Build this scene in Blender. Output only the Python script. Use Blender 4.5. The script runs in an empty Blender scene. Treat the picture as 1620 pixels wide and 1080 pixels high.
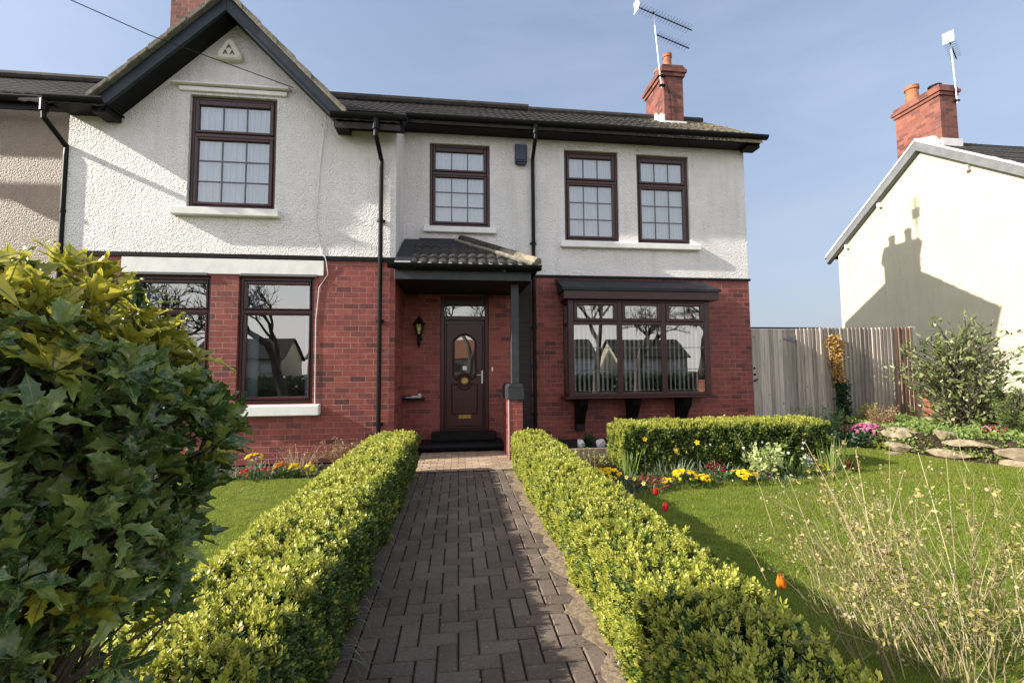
import bpy, math, random
import numpy as np
from mathutils import Vector, Matrix
rng = np.random.default_rng(7)
random.seed(7)
SC = bpy.context.scene
COL = SC.collection
PI = math.pi

# ------------------------------------------------------------------ materials
def mat(name):
    m = bpy.data.materials.new(name); m.use_nodes = True
    nt = m.node_tree; nt.nodes.clear()
    out = nt.nodes.new('ShaderNodeOutputMaterial')
    return m, nt, out
def N(nt, t, **kw):
    n = nt.nodes.new(t)
    for k, v in kw.items():
        if k in n.inputs: n.inputs[k].default_value = v
        else: setattr(n, k, v)
    return n
def L(nt, a, ao, b, bi): nt.links.new(a.outputs[ao], b.inputs[bi])
def c4(c): return (c[0], c[1], c[2], 1)
def ramp(nt, stops):
    r = nt.nodes.new('ShaderNodeValToRGB'); e = r.color_ramp.elements
    while len(e) < len(stops): e.new(0.5)
    for k, (p, c) in enumerate(stops): e[k].position = p; e[k].color = c4(c)
    return r
def bump(nt, src, so, strength, dist, p):
    b = N(nt, 'ShaderNodeBump'); b.inputs['Strength'].default_value = strength; b.inputs['Distance'].default_value = dist
    L(nt, src, so, b, 'Height'); L(nt, b, 'Normal', p, 'Normal'); return b
def geo_pos(nt): return N(nt, 'ShaderNodeTexCoord'), 'Object'

def simple(name, c1, c2=None, scale=8, rough=.6, spec=.4, bumps=0, bscale=None, metal=0, detail=4, lo=.35, hi=.65, dist=.01):
    m, nt, out = mat(name)
    p = N(nt, 'ShaderNodeBsdfPrincipled'); p.inputs['Roughness'].default_value = rough
    p.inputs['Specular IOR Level'].default_value = spec; p.inputs['Metallic'].default_value = metal
    L(nt, p, 'BSDF', out, 'Surface')
    tc = N(nt, 'ShaderNodeTexCoord')
    if c2 is None: p.inputs['Base Color'].default_value = c4(c1)
    else:
        n = N(nt, 'ShaderNodeTexNoise', Scale=scale, Detail=detail, Roughness=.6); L(nt, tc, 'Object', n, 'Vector')
        r = ramp(nt, [(lo, c1), (hi, c2)]); L(nt, n, 'Fac', r, 'Fac'); L(nt, r, 'Color', p, 'Base Color')
    if bumps:
        n2 = N(nt, 'ShaderNodeTexNoise', Scale=bscale or 40, Detail=5, Roughness=.65); L(nt, tc, 'Object', n2, 'Vector')
        bump(nt, n2, 'Fac', bumps, dist, p)
    return m

def brick(name, cols, mortar, paint=None, wear=.34):
    """cols: ramp stops over the random value of each brick"""
    m, nt, out = mat(name)
    p = N(nt, 'ShaderNodeBsdfPrincipled'); p.inputs['Roughness'].default_value = .62; p.inputs['Specular IOR Level'].default_value = .35
    L(nt, p, 'BSDF', out, 'Surface')
    g = N(nt, 'ShaderNodeTexCoord'); s = N(nt, 'ShaderNodeSeparateXYZ'); L(nt, g, 'Object', s, 'Vector')
    a = N(nt, 'ShaderNodeMath', operation='ADD'); L(nt, s, 'X', a, 0); L(nt, s, 'Y', a, 1)
    cb = N(nt, 'ShaderNodeCombineXYZ'); L(nt, a, 'Value', cb, 'X'); L(nt, s, 'Z', cb, 'Y')
    # slightly wandering courses
    nz = N(nt, 'ShaderNodeTexNoise', Scale=3.0, Detail=2); L(nt, g, 'Object', nz, 'Vector')
    mx = N(nt, 'ShaderNodeVectorMath', operation='SCALE'); mx.inputs['Scale'].default_value = .006; L(nt, nz, 'Color', mx, 0)
    ad = N(nt, 'ShaderNodeVectorMath', operation='ADD'); L(nt, cb, 'Vector', ad, 0); L(nt, mx, 'Vector', ad, 1)
    b = N(nt, 'ShaderNodeTexBrick'); b.inputs['Scale'].default_value = 1; b.inputs['Mortar Size'].default_value = .0042
    b.inputs['Mortar Smooth'].default_value = .25; b.inputs['Brick Width'].default_value = .225; b.inputs['Row Height'].default_value = .0845
    b.inputs['Color1'].default_value = (0, 0, 0, 1); b.inputs['Color2'].default_value = (1, 1, 1, 1); b.inputs['Mortar'].default_value = (.5, .5, .5, 1)
    b.offset = .5; b.squash = 1
    L(nt, ad, 'Vector', b, 'Vector')
    r = ramp(nt, cols); r.color_ramp.interpolation = 'LINEAR'; L(nt, b, 'Color', r, 'Fac')
    n2 = N(nt, 'ShaderNodeTexNoise', Scale=14, Detail=6, Roughness=.7); L(nt, g, 'Object', n2, 'Vector')
    n3 = N(nt, 'ShaderNodeTexNoise', Scale=1.1, Detail=3, Roughness=.6); L(nt, g, 'Object', n3, 'Vector')
    hs = N(nt, 'ShaderNodeMixRGB', blend_type='OVERLAY'); hs.inputs['Fac'].default_value = wear * 1.6
    L(nt, r, 'Color', hs, 'Color1'); L(nt, n2, 'Fac', hs, 'Color2')
    h2 = N(nt, 'ShaderNodeMixRGB', blend_type='OVERLAY'); h2.inputs['Fac'].default_value = wear * 1.4
    L(nt, hs, 'Color', h2, 'Color1'); L(nt, n3, 'Fac', h2, 'Color2')
    # mortar is patchy, partly stained the colour of the brick
    pr = ramp(nt, [(.38, (.25, .25, .25)), (.7, (1, 1, 1))]); n4 = N(nt, 'ShaderNodeTexNoise', Scale=5, Detail=4); L(nt, g, 'Object', n4, 'Vector'); L(nt, n4, 'Fac', pr, 'Fac')
    mf = N(nt, 'ShaderNodeMath', operation='MULTIPLY'); L(nt, b, 'Fac', mf, 0); L(nt, pr, 'Color', mf, 1)
    mm = N(nt, 'ShaderNodeMixRGB'); L(nt, mf, 'Value', mm, 'Fac'); L(nt, h2, 'Color', mm, 'Color1'); mm.inputs['Color2'].default_value = c4(mortar)
    # pale salts that have bloomed on the face of the wall
    n6 = N(nt, 'ShaderNodeTexNoise', Scale=2.4, Detail=7, Roughness=.72); L(nt, g, 'Object', n6, 'Vector'); k6 = ramp(nt, [(.6, (0, 0, 0)), (.8, (.3, .3, .3))]); L(nt, n6, 'Fac', k6, 'Fac')
    m6 = N(nt, 'ShaderNodeMixRGB'); L(nt, k6, 'Color', m6, 'Fac'); L(nt, mm, 'Color', m6, 'Color1'); m6.inputs['Color2'].default_value = (.38, .27, .25, 1); mm = m6
    if paint: 
        mp = N(nt, 'ShaderNodeMixRGB'); mp.inputs['Fac'].default_value = .93; L(nt, mm, 'Color', mp, 'Color1'); mp.inputs['Color2'].default_value = c4(paint); L(nt, mp, 'Color', p, 'Base Color')
    else: L(nt, mm, 'Color', p, 'Base Color')
    iv = N(nt, 'ShaderNodeMath', operation='SUBTRACT'); iv.inputs[0].default_value = 1; L(nt, b, 'Fac', iv, 1)
    m2 = N(nt, 'ShaderNodeMath', operation='MULTIPLY_ADD'); L(nt, n2, 'Fac', m2, 0); m2.inputs[1].default_value = .35; L(nt, iv, 'Value', m2, 2)
    bump(nt, m2, 'Value', .6, .008, p)
    return m

def roughcast(name, col, amount=1.0):
    m, nt, out = mat(name)
    p = N(nt, 'ShaderNodeBsdfPrincipled'); p.inputs['Roughness'].default_value = .55; p.inputs['Specular IOR Level'].default_value = .35
    L(nt, p, 'BSDF', out, 'Surface'); g = N(nt, 'ShaderNodeTexCoord')
    n = N(nt, 'ShaderNodeTexNoise', Scale=36, Detail=6, Roughness=.62); L(nt, g, 'Object', n, 'Vector')
    v = N(nt, 'ShaderNodeTexVoronoi', Scale=50); L(nt, g, 'Object', v, 'Vector')
    s = N(nt, 'ShaderNodeMath', operation='MULTIPLY_ADD'); L(nt, v, 'Distance', s, 0); s.inputs[1].default_value = -.5; L(nt, n, 'Fac', s, 2)
    bump(nt, s, 'Value', min(1, .85 * amount), .042 * amount, p)
    n3 = N(nt, 'ShaderNodeTexNoise', Scale=1.7, Detail=6, Roughness=.7); L(nt, g, 'Object', n3, 'Vector')
    r = ramp(nt, [(.3, [c * .88 for c in col]), (.62, col)]); L(nt, n3, 'Fac', r, 'Fac')
    # rain streaks and grime, drawn out down the wall
    mp = N(nt, 'ShaderNodeMapping'); mp.inputs['Scale'].default_value = (7, 7, .55); L(nt, g, 'Object', mp, 'Vector'); n4 = N(nt, 'ShaderNodeTexNoise', Scale=1, Detail=5, Roughness=.6); L(nt, mp, 'Vector', n4, 'Vector')
    k = ramp(nt, [(.5, (0, 0, 0)), (.78, (.32, .32, .32))]); L(nt, n4, 'Fac', k, 'Fac'); mx = N(nt, 'ShaderNodeMixRGB'); L(nt, k, 'Color', mx, 'Fac'); L(nt, r, 'Color', mx, 'Color1'); mx.inputs['Color2'].default_value = (col[0] * .55, col[1] * .53, col[2] * .5, 1); L(nt, mx, 'Color', p, 'Base Color')
    return m

def tiles(name, lichen_from=None, base=((.014, .013, .013), (.04, .036, .034))):
    m, nt, out = mat(name)
    p = N(nt, 'ShaderNodeBsdfPrincipled'); p.inputs['Roughness'].default_value = .8; p.inputs['Specular IOR Level'].default_value = .25
    L(nt, p, 'BSDF', out, 'Surface'); g = N(nt, 'ShaderNodeTexCoord')
    n = N(nt, 'ShaderNodeTexNoise', Scale=9, Detail=7, Roughness=.7); L(nt, g, 'Object', n, 'Vector')
    r = ramp(nt, [(.35, base[0]), (.65, base[1])]); L(nt, n, 'Fac', r, 'Fac')
    v = N(nt, 'ShaderNodeTexNoise', Scale=26, Detail=5, Roughness=.75); L(nt, g, 'Object', v, 'Vector')
    if lichen_from is None:
        k = ramp(nt, [(.66, (0, 0, 0)), (.72, (1, 1, 1))]); L(nt, v, 'Fac', k, 'Fac')
    else:
        s = N(nt, 'ShaderNodeSeparateXYZ'); L(nt, g, 'Object', s, 'Vector')
        mr = N(nt, 'ShaderNodeMapRange'); mr.inputs['From Min'].default_value = lichen_from - 2.2; mr.inputs['From Max'].default_value = lichen_from + 1.6
        mr.inputs['To Min'].default_value = -.07; mr.inputs['To Max'].default_value = .2; L(nt, s, 'X', mr, 'Value')
        ad = N(nt, 'ShaderNodeMath', operation='ADD'); L(nt, v, 'Fac', ad, 0); L(nt, mr, 'Result', ad, 1)
        k = ramp(nt, [(.6, (0, 0, 0)), (.7, (1, 1, 1))]); L(nt, ad, 'Value', k, 'Fac')
    mx = N(nt, 'ShaderNodeMixRGB'); L(nt, k, 'Color', mx, 'Fac'); L(nt, r, 'Color', mx, 'Color1'); mx.inputs['Color2'].default_value = (.27, .235, .15, 1) if lichen_from is not None else (.2, .2, .18, 1)
    L(nt, mx, 'Color', p, 'Base Color'); bump(nt, n, 'Fac', .35, .02, p)
    return m

def leaf(name, cols, trans=.35, rough=.45, spec=.4, noise=None):
    """cols: ramp over a random value per leaf; noise = (scale, colour, lo, hi) adds blotches"""
    m, nt, out = mat(name)
    g = N(nt, 'ShaderNodeNewGeometry'); r = ramp(nt, cols); L(nt, g, 'Random Per Island', r, 'Fac'); src = (r, 'Color')
    if noise:
        tc = N(nt, 'ShaderNodeTexCoord'); n = N(nt, 'ShaderNodeTexNoise', Scale=noise[0], Detail=4, Roughness=.7); L(nt, tc, 'Object', n, 'Vector')
        k = ramp(nt, [(noise[2], (0, 0, 0)), (noise[3], (1, 1, 1))]); L(nt, n, 'Fac', k, 'Fac')
        mx = N(nt, 'ShaderNodeMixRGB'); L(nt, k, 'Color', mx, 'Fac'); L(nt, r, 'Color', mx, 'Color1'); mx.inputs['Color2'].default_value = c4(noise[1]); src = (mx, 'Color')
    p = N(nt, 'ShaderNodeBsdfPrincipled'); p.inputs['Roughness'].default_value = rough; p.inputs['Specular IOR Level'].default_value = spec
    L(nt, src[0], src[1], p, 'Base Color')
    t = N(nt, 'ShaderNodeBsdfTranslucent'); L(nt, src[0], src[1], t, 'Color')
    mx = N(nt, 'ShaderNodeMixShader'); mx.inputs['Fac'].default_value = trans
    L(nt, p, 'BSDF', mx, 1); L(nt, t, 'BSDF', mx, 2); L(nt, mx, 'Shader', out, 'Surface')
    return m

def glass(name, boost=.12, tint=(.95, .97, .97)):
    m, nt, out = mat(name)
    f = N(nt, 'ShaderNodeFresnel', IOR=1.5); a = N(nt, 'ShaderNodeMath', operation='MULTIPLY_ADD'); L(nt, f, 'Fac', a, 0); a.inputs[1].default_value = 1.2; a.inputs[2].default_value = boost; a.use_clamp = True
    t = N(nt, 'ShaderNodeBsdfTransparent'); t.inputs['Color'].default_value = c4(tint)
    gl = N(nt, 'ShaderNodeBsdfGlossy'); gl.inputs['Roughness'].default_value = 0.0
    tc = N(nt, 'ShaderNodeTexCoord'); n = N(nt, 'ShaderNodeTexNoise', Scale=2.3, Detail=1); L(nt, tc, 'Object', n, 'Vector')
    b = N(nt, 'ShaderNodeBump'); b.inputs['Strength'].default_value = .010; b.inputs['Distance'].default_value = .05; L(nt, n, 'Fac', b, 'Height'); L(nt, b, 'Normal', gl, 'Normal')
    mx = N(nt, 'ShaderNodeMixShader'); L(nt, a, 'Value', mx, 'Fac'); L(nt, t, 'BSDF', mx, 1); L(nt, gl, 'BSDF', mx, 2); L(nt, mx, 'Shader', out, 'Surface')
    return m

BR_COLS = [(0, (.085, .027, .025)), (.05, (.11, .032, .028)), (.10, (.155, .043, .04)), (.35, (.195, .046, .039)), (.6, (.225, .053, .042)), (.8, (.215, .056, .049)), (.92, (.27, .073, .052)), (1, (.17, .046, .042))]
M = dict(
 brick=brick('red_brick', BR_COLS, (.36, .225, .195)),
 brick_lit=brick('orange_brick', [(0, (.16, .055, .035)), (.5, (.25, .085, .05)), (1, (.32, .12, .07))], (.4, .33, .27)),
 chim=brick('chimney_brick', [(0, (.10, .035, .028)), (.5, (.185, .06, .042)), (1, (.24, .085, .058))], (.2, .15, .13)),
 brick_black=brick('black_painted_brick', BR_COLS, (.13, .12, .12), paint=(.012, .012, .015)),
 render=roughcast('white_roughcast', (.865, .832, .825)),
 render_s=roughcast('cream_render', (.50, .472, .35), .12),
 pebble=roughcast('pebbledash', (.33, .27, .22), 1.0),
 white=simple('white_paint', (.70, .69, .67), (.80, .79, .77), 6, .5, .3, .15, 30),
 upvc=simple('mahogany_upvc', (.034, .0095, .0105), (.046, .0135, .0145), 20, .34, .45),
 black=simple('black_gloss_paint', (.005, .005, .006), (.009, .009, .010), 9, .45, .14, .1, 25),
 plastic=simple('black_plastic', (.005, .005, .0055), (.009, .009, .010), 12, .45, .14),
 navy=simple('blue_black_barge_paint', (.010, .019, .027), (.017, .028, .038), 5, .45, .3, .12, 18),
 grey=simple('grey_paint', (.12, .125, .13), (.16, .165, .17), 5, .5, .4),
 slate=simple('slate_grey_paint', (.022, .025, .03), (.035, .038, .044), 7, .5, .4, .12, 20),
 lead=simple('lead', (.010, .011, .016), (.022, .023, .03), 6, .6, .3, .3, 12),
 tile=tiles('brown_roof_tile', lichen_from=4.2),
 tile_p=tiles('porch_roof_tile', base=((.02, .019, .019), (.05, .046, .043))),
 mortar=simple('verge_mortar', (.13, .12, .10), (.26, .235, .19), 14, .9, .1, .6, 40),
 ridge=simple('weathered_hip_tile', (.028, .026, .024), (.075, .068, .055), 9, .9, .15, .5, 30), lichen=simple('lichened_hip_tile', (.12, .105, .075), (.32, .275, .20), 8, .9, .15, .5, 30),
 terracotta=simple('terracotta', (.26, .105, .055), (.36, .16, .09), 9, .8, .2, .2, 30),
 glass=glass('window_glass', .30), glass_up=glass('upper_window_glass', .20), 
 curtain=None,
 brass=simple('brass', (.55, .38, .12), None, rough=.3, metal=1), chrome=simple('satin_chrome', (.6, .6, .6), None, rough=.3, metal=1),
 alu=simple('aluminium', (.5, .5, .52), (.6, .6, .62), 30, .4, .5, metal=.8),
 lining=simple('room_wall', (.22, .2, .18), (.26, .24, .22), 3, .9, .1),
 floorin=simple('room_carpet', (.06, .05, .045), None, rough=.95, spec=.1),
 blind=simple('blind_fabric', (.8, .79, .76), None, rough=.8, spec=.1),
 soil=simple('garden_soil', (.022, .016, .011), (.06, .043, .03), 18, .95, .1, .9, 45, dist=.03),
 sand=simple('sandy_grit', (.17, .125, .085), (.33, .26, .185), 30, .95, .1, .7, 90),
 turf=simple('turf_base', (.07, .095, .014), (.12, .16, .022), 6, .95, .1, .5, 120),
 stone=simple('sandstone', (.15, .12, .08), (.33, .275, .19), 9, .9, .15, .7, 18, dist=.03),
 whitestone=simple('white_stone', (.5, .49, .46), (.66, .65, .62), 9, .8, .2, .5, 25),
 bark=simple('bark', (.07, .058, .046), (.125, .105, .085), 20, .9, .1, .6, 40),
 twig=simple('grey_twig', (.09, .075, .055), (.16, .13, .095), 20, .8, .2),
 yard=simple('bare_ground', (.075, .07, .058), (.11, .105, .085), 3, .95, .1), asphalt=simple('asphalt', (.045, .045, .047), (.06, .06, .062), 40, .9, .2, .4, 120),
)
def curtain_mat():
    m, nt, out = mat('net_curtain')
    d = N(nt, 'ShaderNodeBsdfDiffuse'); d.inputs['Color'].default_value = (.72, .86, 1.0, 1)
    t = N(nt, 'ShaderNodeBsdfTranslucent'); t.inputs['Color'].default_value = (.72, .86, 1.0, 1)
    mx = N(nt, 'ShaderNodeMixShader'); mx.inputs['Fac'].default_value = .25; L(nt, d, 'BSDF', mx, 1); L(nt, t, 'BSDF', mx, 2); L(nt, mx, 'Shader', out, 'Surface')
    return m
M['curtain'] = curtain_mat()
def wood_mat(name, a, b, knots=True):
    m, nt, out = mat(name)
    p = N(nt, 'ShaderNodeBsdfPrincipled'); p.inputs['Roughness'].default_value = .8; p.inputs['Specular IOR Level'].default_value = .2; L(nt, p, 'BSDF', out, 'Surface')
    g = N(nt, 'ShaderNodeTexCoord'); mp = N(nt, 'ShaderNodeMapping'); mp.inputs['Scale'].default_value = (26, 26, 1.6); L(nt, g, 'Object', mp, 'Vector')
    n = N(nt, 'ShaderNodeTexNoise', Scale=1, Detail=6, Roughness=.65); n.inputs['Distortion'].default_value = .6; L(nt, mp, 'Vector', n, 'Vector')
    r = ramp(nt, [(.3, a), (.7, b)]); L(nt, n, 'Fac', r, 'Fac')
    ge = N(nt, 'ShaderNodeNewGeometry'); mr = N(nt, 'ShaderNodeMapRange'); mr.inputs['To Min'].default_value = .6; mr.inputs['To Max'].default_value = 1.3; L(nt, ge, 'Random Per Island', mr, 'Value')
    mu = N(nt, 'ShaderNodeVectorMath', operation='SCALE'); L(nt, r, 'Color', mu, 0); L(nt, mr, 'Result', mu, 'Scale')
    v = N(nt, 'ShaderNodeTexVoronoi', Scale=2.6); mp2 = N(nt, 'ShaderNodeMapping'); mp2.inputs['Scale'].default_value = (2.6, 2.6, 1); L(nt, g, 'Object', mp2, 'Vector'); L(nt, mp2, 'Vector', v, 'Vector')
    k = ramp(nt, [(.03, (1, 1, 1)), (.085, (0, 0, 0))]); L(nt, v, 'Distance', k, 'Fac')
    mx = N(nt, 'ShaderNodeMixRGB'); L(nt, k, 'Color', mx, 'Fac'); L(nt, mu, 'Vector', mx, 'Color1'); mx.inputs['Color2'].default_value = (.035, .028, .024, 1)
    L(nt, mx, 'Color', p, 'Base Color'); bump(nt, n, 'Fac', .4, .01, p); return m
M['fence'] = wood_mat('weathered_timber', (.25, .22, .19), (.47, .415, .36))
M['fence_bounce'] = wood_mat('brick_bounce_timber', (.20, .13, .095), (.36, .26, .20))  # sunlight bounced off the brick, put into the colour of the end boards
M['sleeper'] = wood_mat('timber_edging', (.12, .095, .07), (.22, .18, .13))
def paver_mat(name='block_paving', cols=[(0, (.115, .086, .072)), (.5, (.135, .104, .087)), (1, (.16, .126, .104))]):
    m, nt, out = mat(name)
    p = N(nt, 'ShaderNodeBsdfPrincipled'); p.inputs['Roughness'].default_value = .85; p.inputs['Specular IOR Level'].default_value = .25; L(nt, p, 'BSDF', out, 'Surface')
    ge = N(nt, 'ShaderNodeNewGeometry'); r = ramp(nt, cols); L(nt, ge, 'Random Per Island', r, 'Fac')
    g = N(nt, 'ShaderNodeTexCoord'); n = N(nt, 'ShaderNodeTexNoise', Scale=60, Detail=5, Roughness=.75); L(nt, g, 'Object', n, 'Vector')
    o = N(nt, 'ShaderNodeMixRGB', blend_type='OVERLAY'); o.inputs['Fac'].default_value = .55; L(nt, r, 'Color', o, 'Color1'); L(nt, n, 'Fac', o, 'Color2')
    n2 = N(nt, 'ShaderNodeTexNoise', Scale=2.2, Detail=5, Roughness=.65); L(nt, g, 'Object', n2, 'Vector')
    o2 = N(nt, 'ShaderNodeMixRGB', blend_type='OVERLAY'); o2.inputs['Fac'].default_value = .5; L(nt, o, 'Color', o2, 'Color1'); L(nt, n2, 'Fac', o2, 'Color2')
    # pale grit and lichen specks
    v = N(nt, 'ShaderNodeTexVoronoi', Scale=34); L(nt, g, 'Object', v, 'Vector'); k = ramp(nt, [(.07, (1, 1, 1)), (.13, (0, 0, 0))]); L(nt, v, 'Distance', k, 'Fac')
    n3 = N(nt, 'ShaderNodeTexNoise', Scale=5, Detail=3); L(nt, g, 'Object', n3, 'Vector'); k3 = ramp(nt, [(.42, (0, 0, 0)), (.58, (1, 1, 1))]); L(nt, n3, 'Fac', k3, 'Fac')
    mu = N(nt, 'ShaderNodeMath', operation='MULTIPLY'); L(nt, k, 'Color', mu, 0); L(nt, k3, 'Color', mu, 1)
    mx = N(nt, 'ShaderNodeMixRGB'); L(nt, mu, 'Value', mx, 'Fac'); L(nt, o2, 'Color', mx, 'Color1'); mx.inputs['Color2'].default_value = (.34, .31, .27, 1)
    L(nt, mx, 'Color', p, 'Base Color'); bump(nt, n, 'Fac', .45, .006, p); return m
M['paver'] = paver_mat(); M['buff'] = paver_mat('buff_paving', [(0, (.26, .19, .135)), (.5, (.34, .25, .175)), (1, (.42, .31, .22))])

# ------------------------------------------------------------------ mesh builder
class MB:
    def __init__(s): s.v = []; s.f = []; s.m = []
    def poly(s, pts, m=0):
        k = len(s.v); s.v += [tuple(p) for p in pts]; s.f.append(tuple(range(k, k + len(pts)))); s.m.append(m); return s
    def box(s, x0, x1, y0, y1, z0, z1, m=0):
        k = len(s.v); s.v += [(x, y, z) for z in (z0, z1) for y in (y0, y1) for x in (x0, x1)]
        for q in ((0, 2, 3, 1), (4, 5, 7, 6), (0, 1, 5, 4), (2, 6, 7, 3), (0, 4, 6, 2), (1, 3, 7, 5)): s.f.append(tuple(k + i for i in q)); s.m.append(m)
        return s
    def prism(s, pts, d, m=0):
        """polygon pts (3-D) swept by the vector d"""
        n = len(pts); k = len(s.v); d = Vector(d); P = [Vector(p) for p in pts]
        s.v += [tuple(p) for p in P] + [tuple(p + d) for p in P]
        s.f.append(tuple(k + i for i in range(n - 1, -1, -1))); s.f.append(tuple(k + n + i for i in range(n)))
        for i in range(n): j = (i + 1) % n; s.f.append((k + i, k + j, k + n + j, k + n + i))
        s.m += [m] * (n + 2); return s
    def tube(s, path, r, n=8, m=0, cap=True):
        P = [Vector(p) for p in path]; R = r if hasattr(r, '__len__') else [r] * len(P); k0 = len(s.v); up = None
        for i, p in enumerate(P):
            t = (P[min(i + 1, len(P) - 1)] - P[max(i - 1, 0)]); t = t.normalized() if t.length > 1e-9 else Vector((0, 0, 1))
            if up is None: up = Vector((0, 0, 1)) if abs(t.z) < .9 else Vector((1, 0, 0))
            a = t.cross(up).normalized(); b = a.cross(t).normalized(); up = b
            for j in range(n):
                w = 2 * PI * j / n; s.v.append(tuple(p + (a * math.cos(w) + b * math.sin(w)) * R[i]))
        for i in range(len(P) - 1):
            for j in range(n):
                j2 = (j + 1) % n; s.f.append((k0 + i * n + j, k0 + i * n + j2, k0 + (i + 1) * n + j2, k0 + (i + 1) * n + j)); s.m.append(m)
        if cap and n > 2:
            s.f.append(tuple(k0 + j for j in range(n - 1, -1, -1))); e = k0 + (len(P) - 1) * n; s.f.append(tuple(e + j for j in range(n))); s.m += [m, m]
        return s
    def lathe(s, prof, c, n=16, m=0, axis='z'):
        """prof: (radius, height) pairs"""
        k0 = len(s.v); c = Vector(c)
        for (r, h) in prof:
            for j in range(n):
                w = 2 * PI * j / n; a, b = r * math.cos(w), r * math.sin(w)
                s.v.append(tuple(c + (Vector((a, b, h)) if axis == 'z' else Vector((a, h, b)))))
        for i in range(len(prof) - 1):
            for j in range(n):
                j2 = (j + 1) % n; q = (k0 + i * n + j, k0 + i * n + j2, k0 + (i + 1) * n + j2, k0 + (i + 1) * n + j)
                s.f.append(q if axis == 'z' else q[::-1]); s.m.append(m)
        return s
    def build(s, name, mats, parent=None, bevel=0, smooth=False, seg=1):
        me = bpy.data.meshes.new(name); me.from_pydata(s.v, [], s.f); me.update()
        if not isinstance(mats, (list, tuple)): mats = [mats]
        for q in mats: me.materials.append(q)
        if len(mats) > 1: me.polygons.foreach_set('material_index', s.m)
        if smooth: me.polygons.foreach_set('use_smooth', [True] * len(me.polygons))
        return link(name, me, parent, bevel, seg)
def link(name, me, parent=None, bevel=0, seg=1):
    o = bpy.data.objects.new(name, me); COL.objects.link(o)
    if bevel:
        b = o.modifiers.new('bevel', 'BEVEL'); b.width = bevel; b.segments = seg; b.limit_method = 'ANGLE'; b.angle_limit = .7
    if parent is not None:
        o.parent = parent; L0 = Vector((0, 0, 0)); q = parent
        while q is not None and q.type == 'EMPTY': L0 = Vector(q['base']); break
        o.matrix_parent_inverse = Matrix.Translation(-L0)
    return o
def thing(name, label, cat, loc=(0, 0, 0), group=None):
    o = bpy.data.objects.new(name, None); COL.objects.link(o); o.location = loc; o['base'] = list(loc); o.empty_display_size = .1
    o['label'] = label; o['category'] = cat
    if group: o['group'] = group
    return o
def tag(o, label, cat, group=None):
    o['label'] = label; o['category'] = cat
    if group: o['group'] = group
    return o
def struct(o): o['kind'] = 'structure'; return o
def copy_tree(o, parent=None):
    c = o.copy(); COL.objects.link(c)
    if parent is not None: c.parent = parent
    for ch in list(o.children): copy_tree(ch, c)
    return c

# ------------------------------------------------------------------ numpy scatter (leaves, blades, flowers)
def frames(d, spin=None):
    """n x 3 directions -> n x 3 x 3 with the z column along d"""
    d = d / np.linalg.norm(d, axis=1, keepdims=True); n = len(d)
    a = np.where(np.abs(d[:, 2:3]) < .9, np.array([[0, 0, 1.]]), np.array([[1., 0, 0]]))
    x = np.cross(a, d); x /= np.linalg.norm(x, axis=1, keepdims=True); y = np.cross(d, x)
    w = rng.uniform(0, 2 * PI, n) if spin is None else spin
    c, s = np.cos(w)[:, None], np.sin(w)[:, None]
    return np.stack([x * c + y * s, -x * s + y * c, d], axis=2)
class Cloud:
    def __init__(s): s.v = []; s.f = {}; s.n = 0
    def add(s, T, F, mi, pos, R, sc):
        """template T (k,3), faces F (all of one size), material index mi (int or per face), pos n x 3, R n x 3 x 3, sc n or n x 3"""
        T = np.asarray(T, float); n = len(pos); k = len(T)
        if n == 0: return
        sc = np.asarray(sc, float); sc = sc[:, None, None] if sc.ndim == 1 else sc[:, None, :]
        V = np.einsum('nij,nkj->nki', R, T[None] * sc) + pos[:, None, :]
        s.v.append(V.reshape(-1, 3)); F = np.asarray(F)
        G = (F[None] + (np.arange(n) * k)[:, None, None] + s.n).reshape(-1, F.shape[1])
        mm = np.tile(np.broadcast_to(np.asarray(mi), (len(F),)), n)
        s.f.setdefault(F.shape[1], []).append((G, mm)); s.n += n * k
    def raw(s, mb, off=0):
        s.v.append(np.array(mb.v, float)); 
        for f, m in zip(mb.f, mb.m): s.f.setdefault(len(f), []).append((np.array([f]) + s.n, np.array([m + off])))
        s.n += len(mb.v)
    def build(s, name, mats, parent=None, smooth=False):
        V = np.concatenate(s.v); lv, ls, mi = [], [], []; p = 0
        for k, lst in s.f.items():
            G = np.concatenate([g for g, _ in lst]); lv.append(G.ravel()); ls.append(p + np.arange(len(G)) * k); p += G.size; mi.append(np.concatenate([m for _, m in lst]))
        lv, ls, mi = np.concatenate(lv), np.concatenate(ls), np.concatenate(mi)
        me = bpy.data.meshes.new(name); me.vertices.add(len(V)); me.vertices.foreach_set('co', V.astype(np.float32).ravel())
        me.loops.add(len(lv)); me.loops.foreach_set('vertex_index', lv.astype(np.int32))
        me.polygons.add(len(ls)); me.polygons.foreach_set('loop_start', ls.astype(np.int32))
        for q in (mats if isinstance(mats, (list, tuple)) else [mats]): me.materials.append(q)
        me.polygons.foreach_set('material_index', mi.astype(np.int32))
        if smooth: me.polygons.foreach_set('use_smooth', np.ones(len(ls), bool))
        me.update(calc_edges=True); me.validate()
        return link(name, me, parent)
def unit(n): d = rng.normal(size=(n, 3)); return d / np.linalg.norm(d, axis=1, keepdims=True)
DIAMOND = (np.array([[0, 0, 0], [.5, .12, .45], [0, .0, 1], [-.5, .12, .45]]), np.array([[0, 1, 2, 3]]))
OVAL = (np.array([[0, 0, 0], [.38, .1, .3], [.42, .12, .62], [0, .04, 1], [-.42, .12, .62], [-.38, .1, .3]]), np.array([[0, 1, 2, 3, 4, 5]]))
BLADE = (np.array([[-.5, 0, 0], [.5, 0, 0], [0, 0, 1]]), np.array([[0, 1, 2]]))
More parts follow.
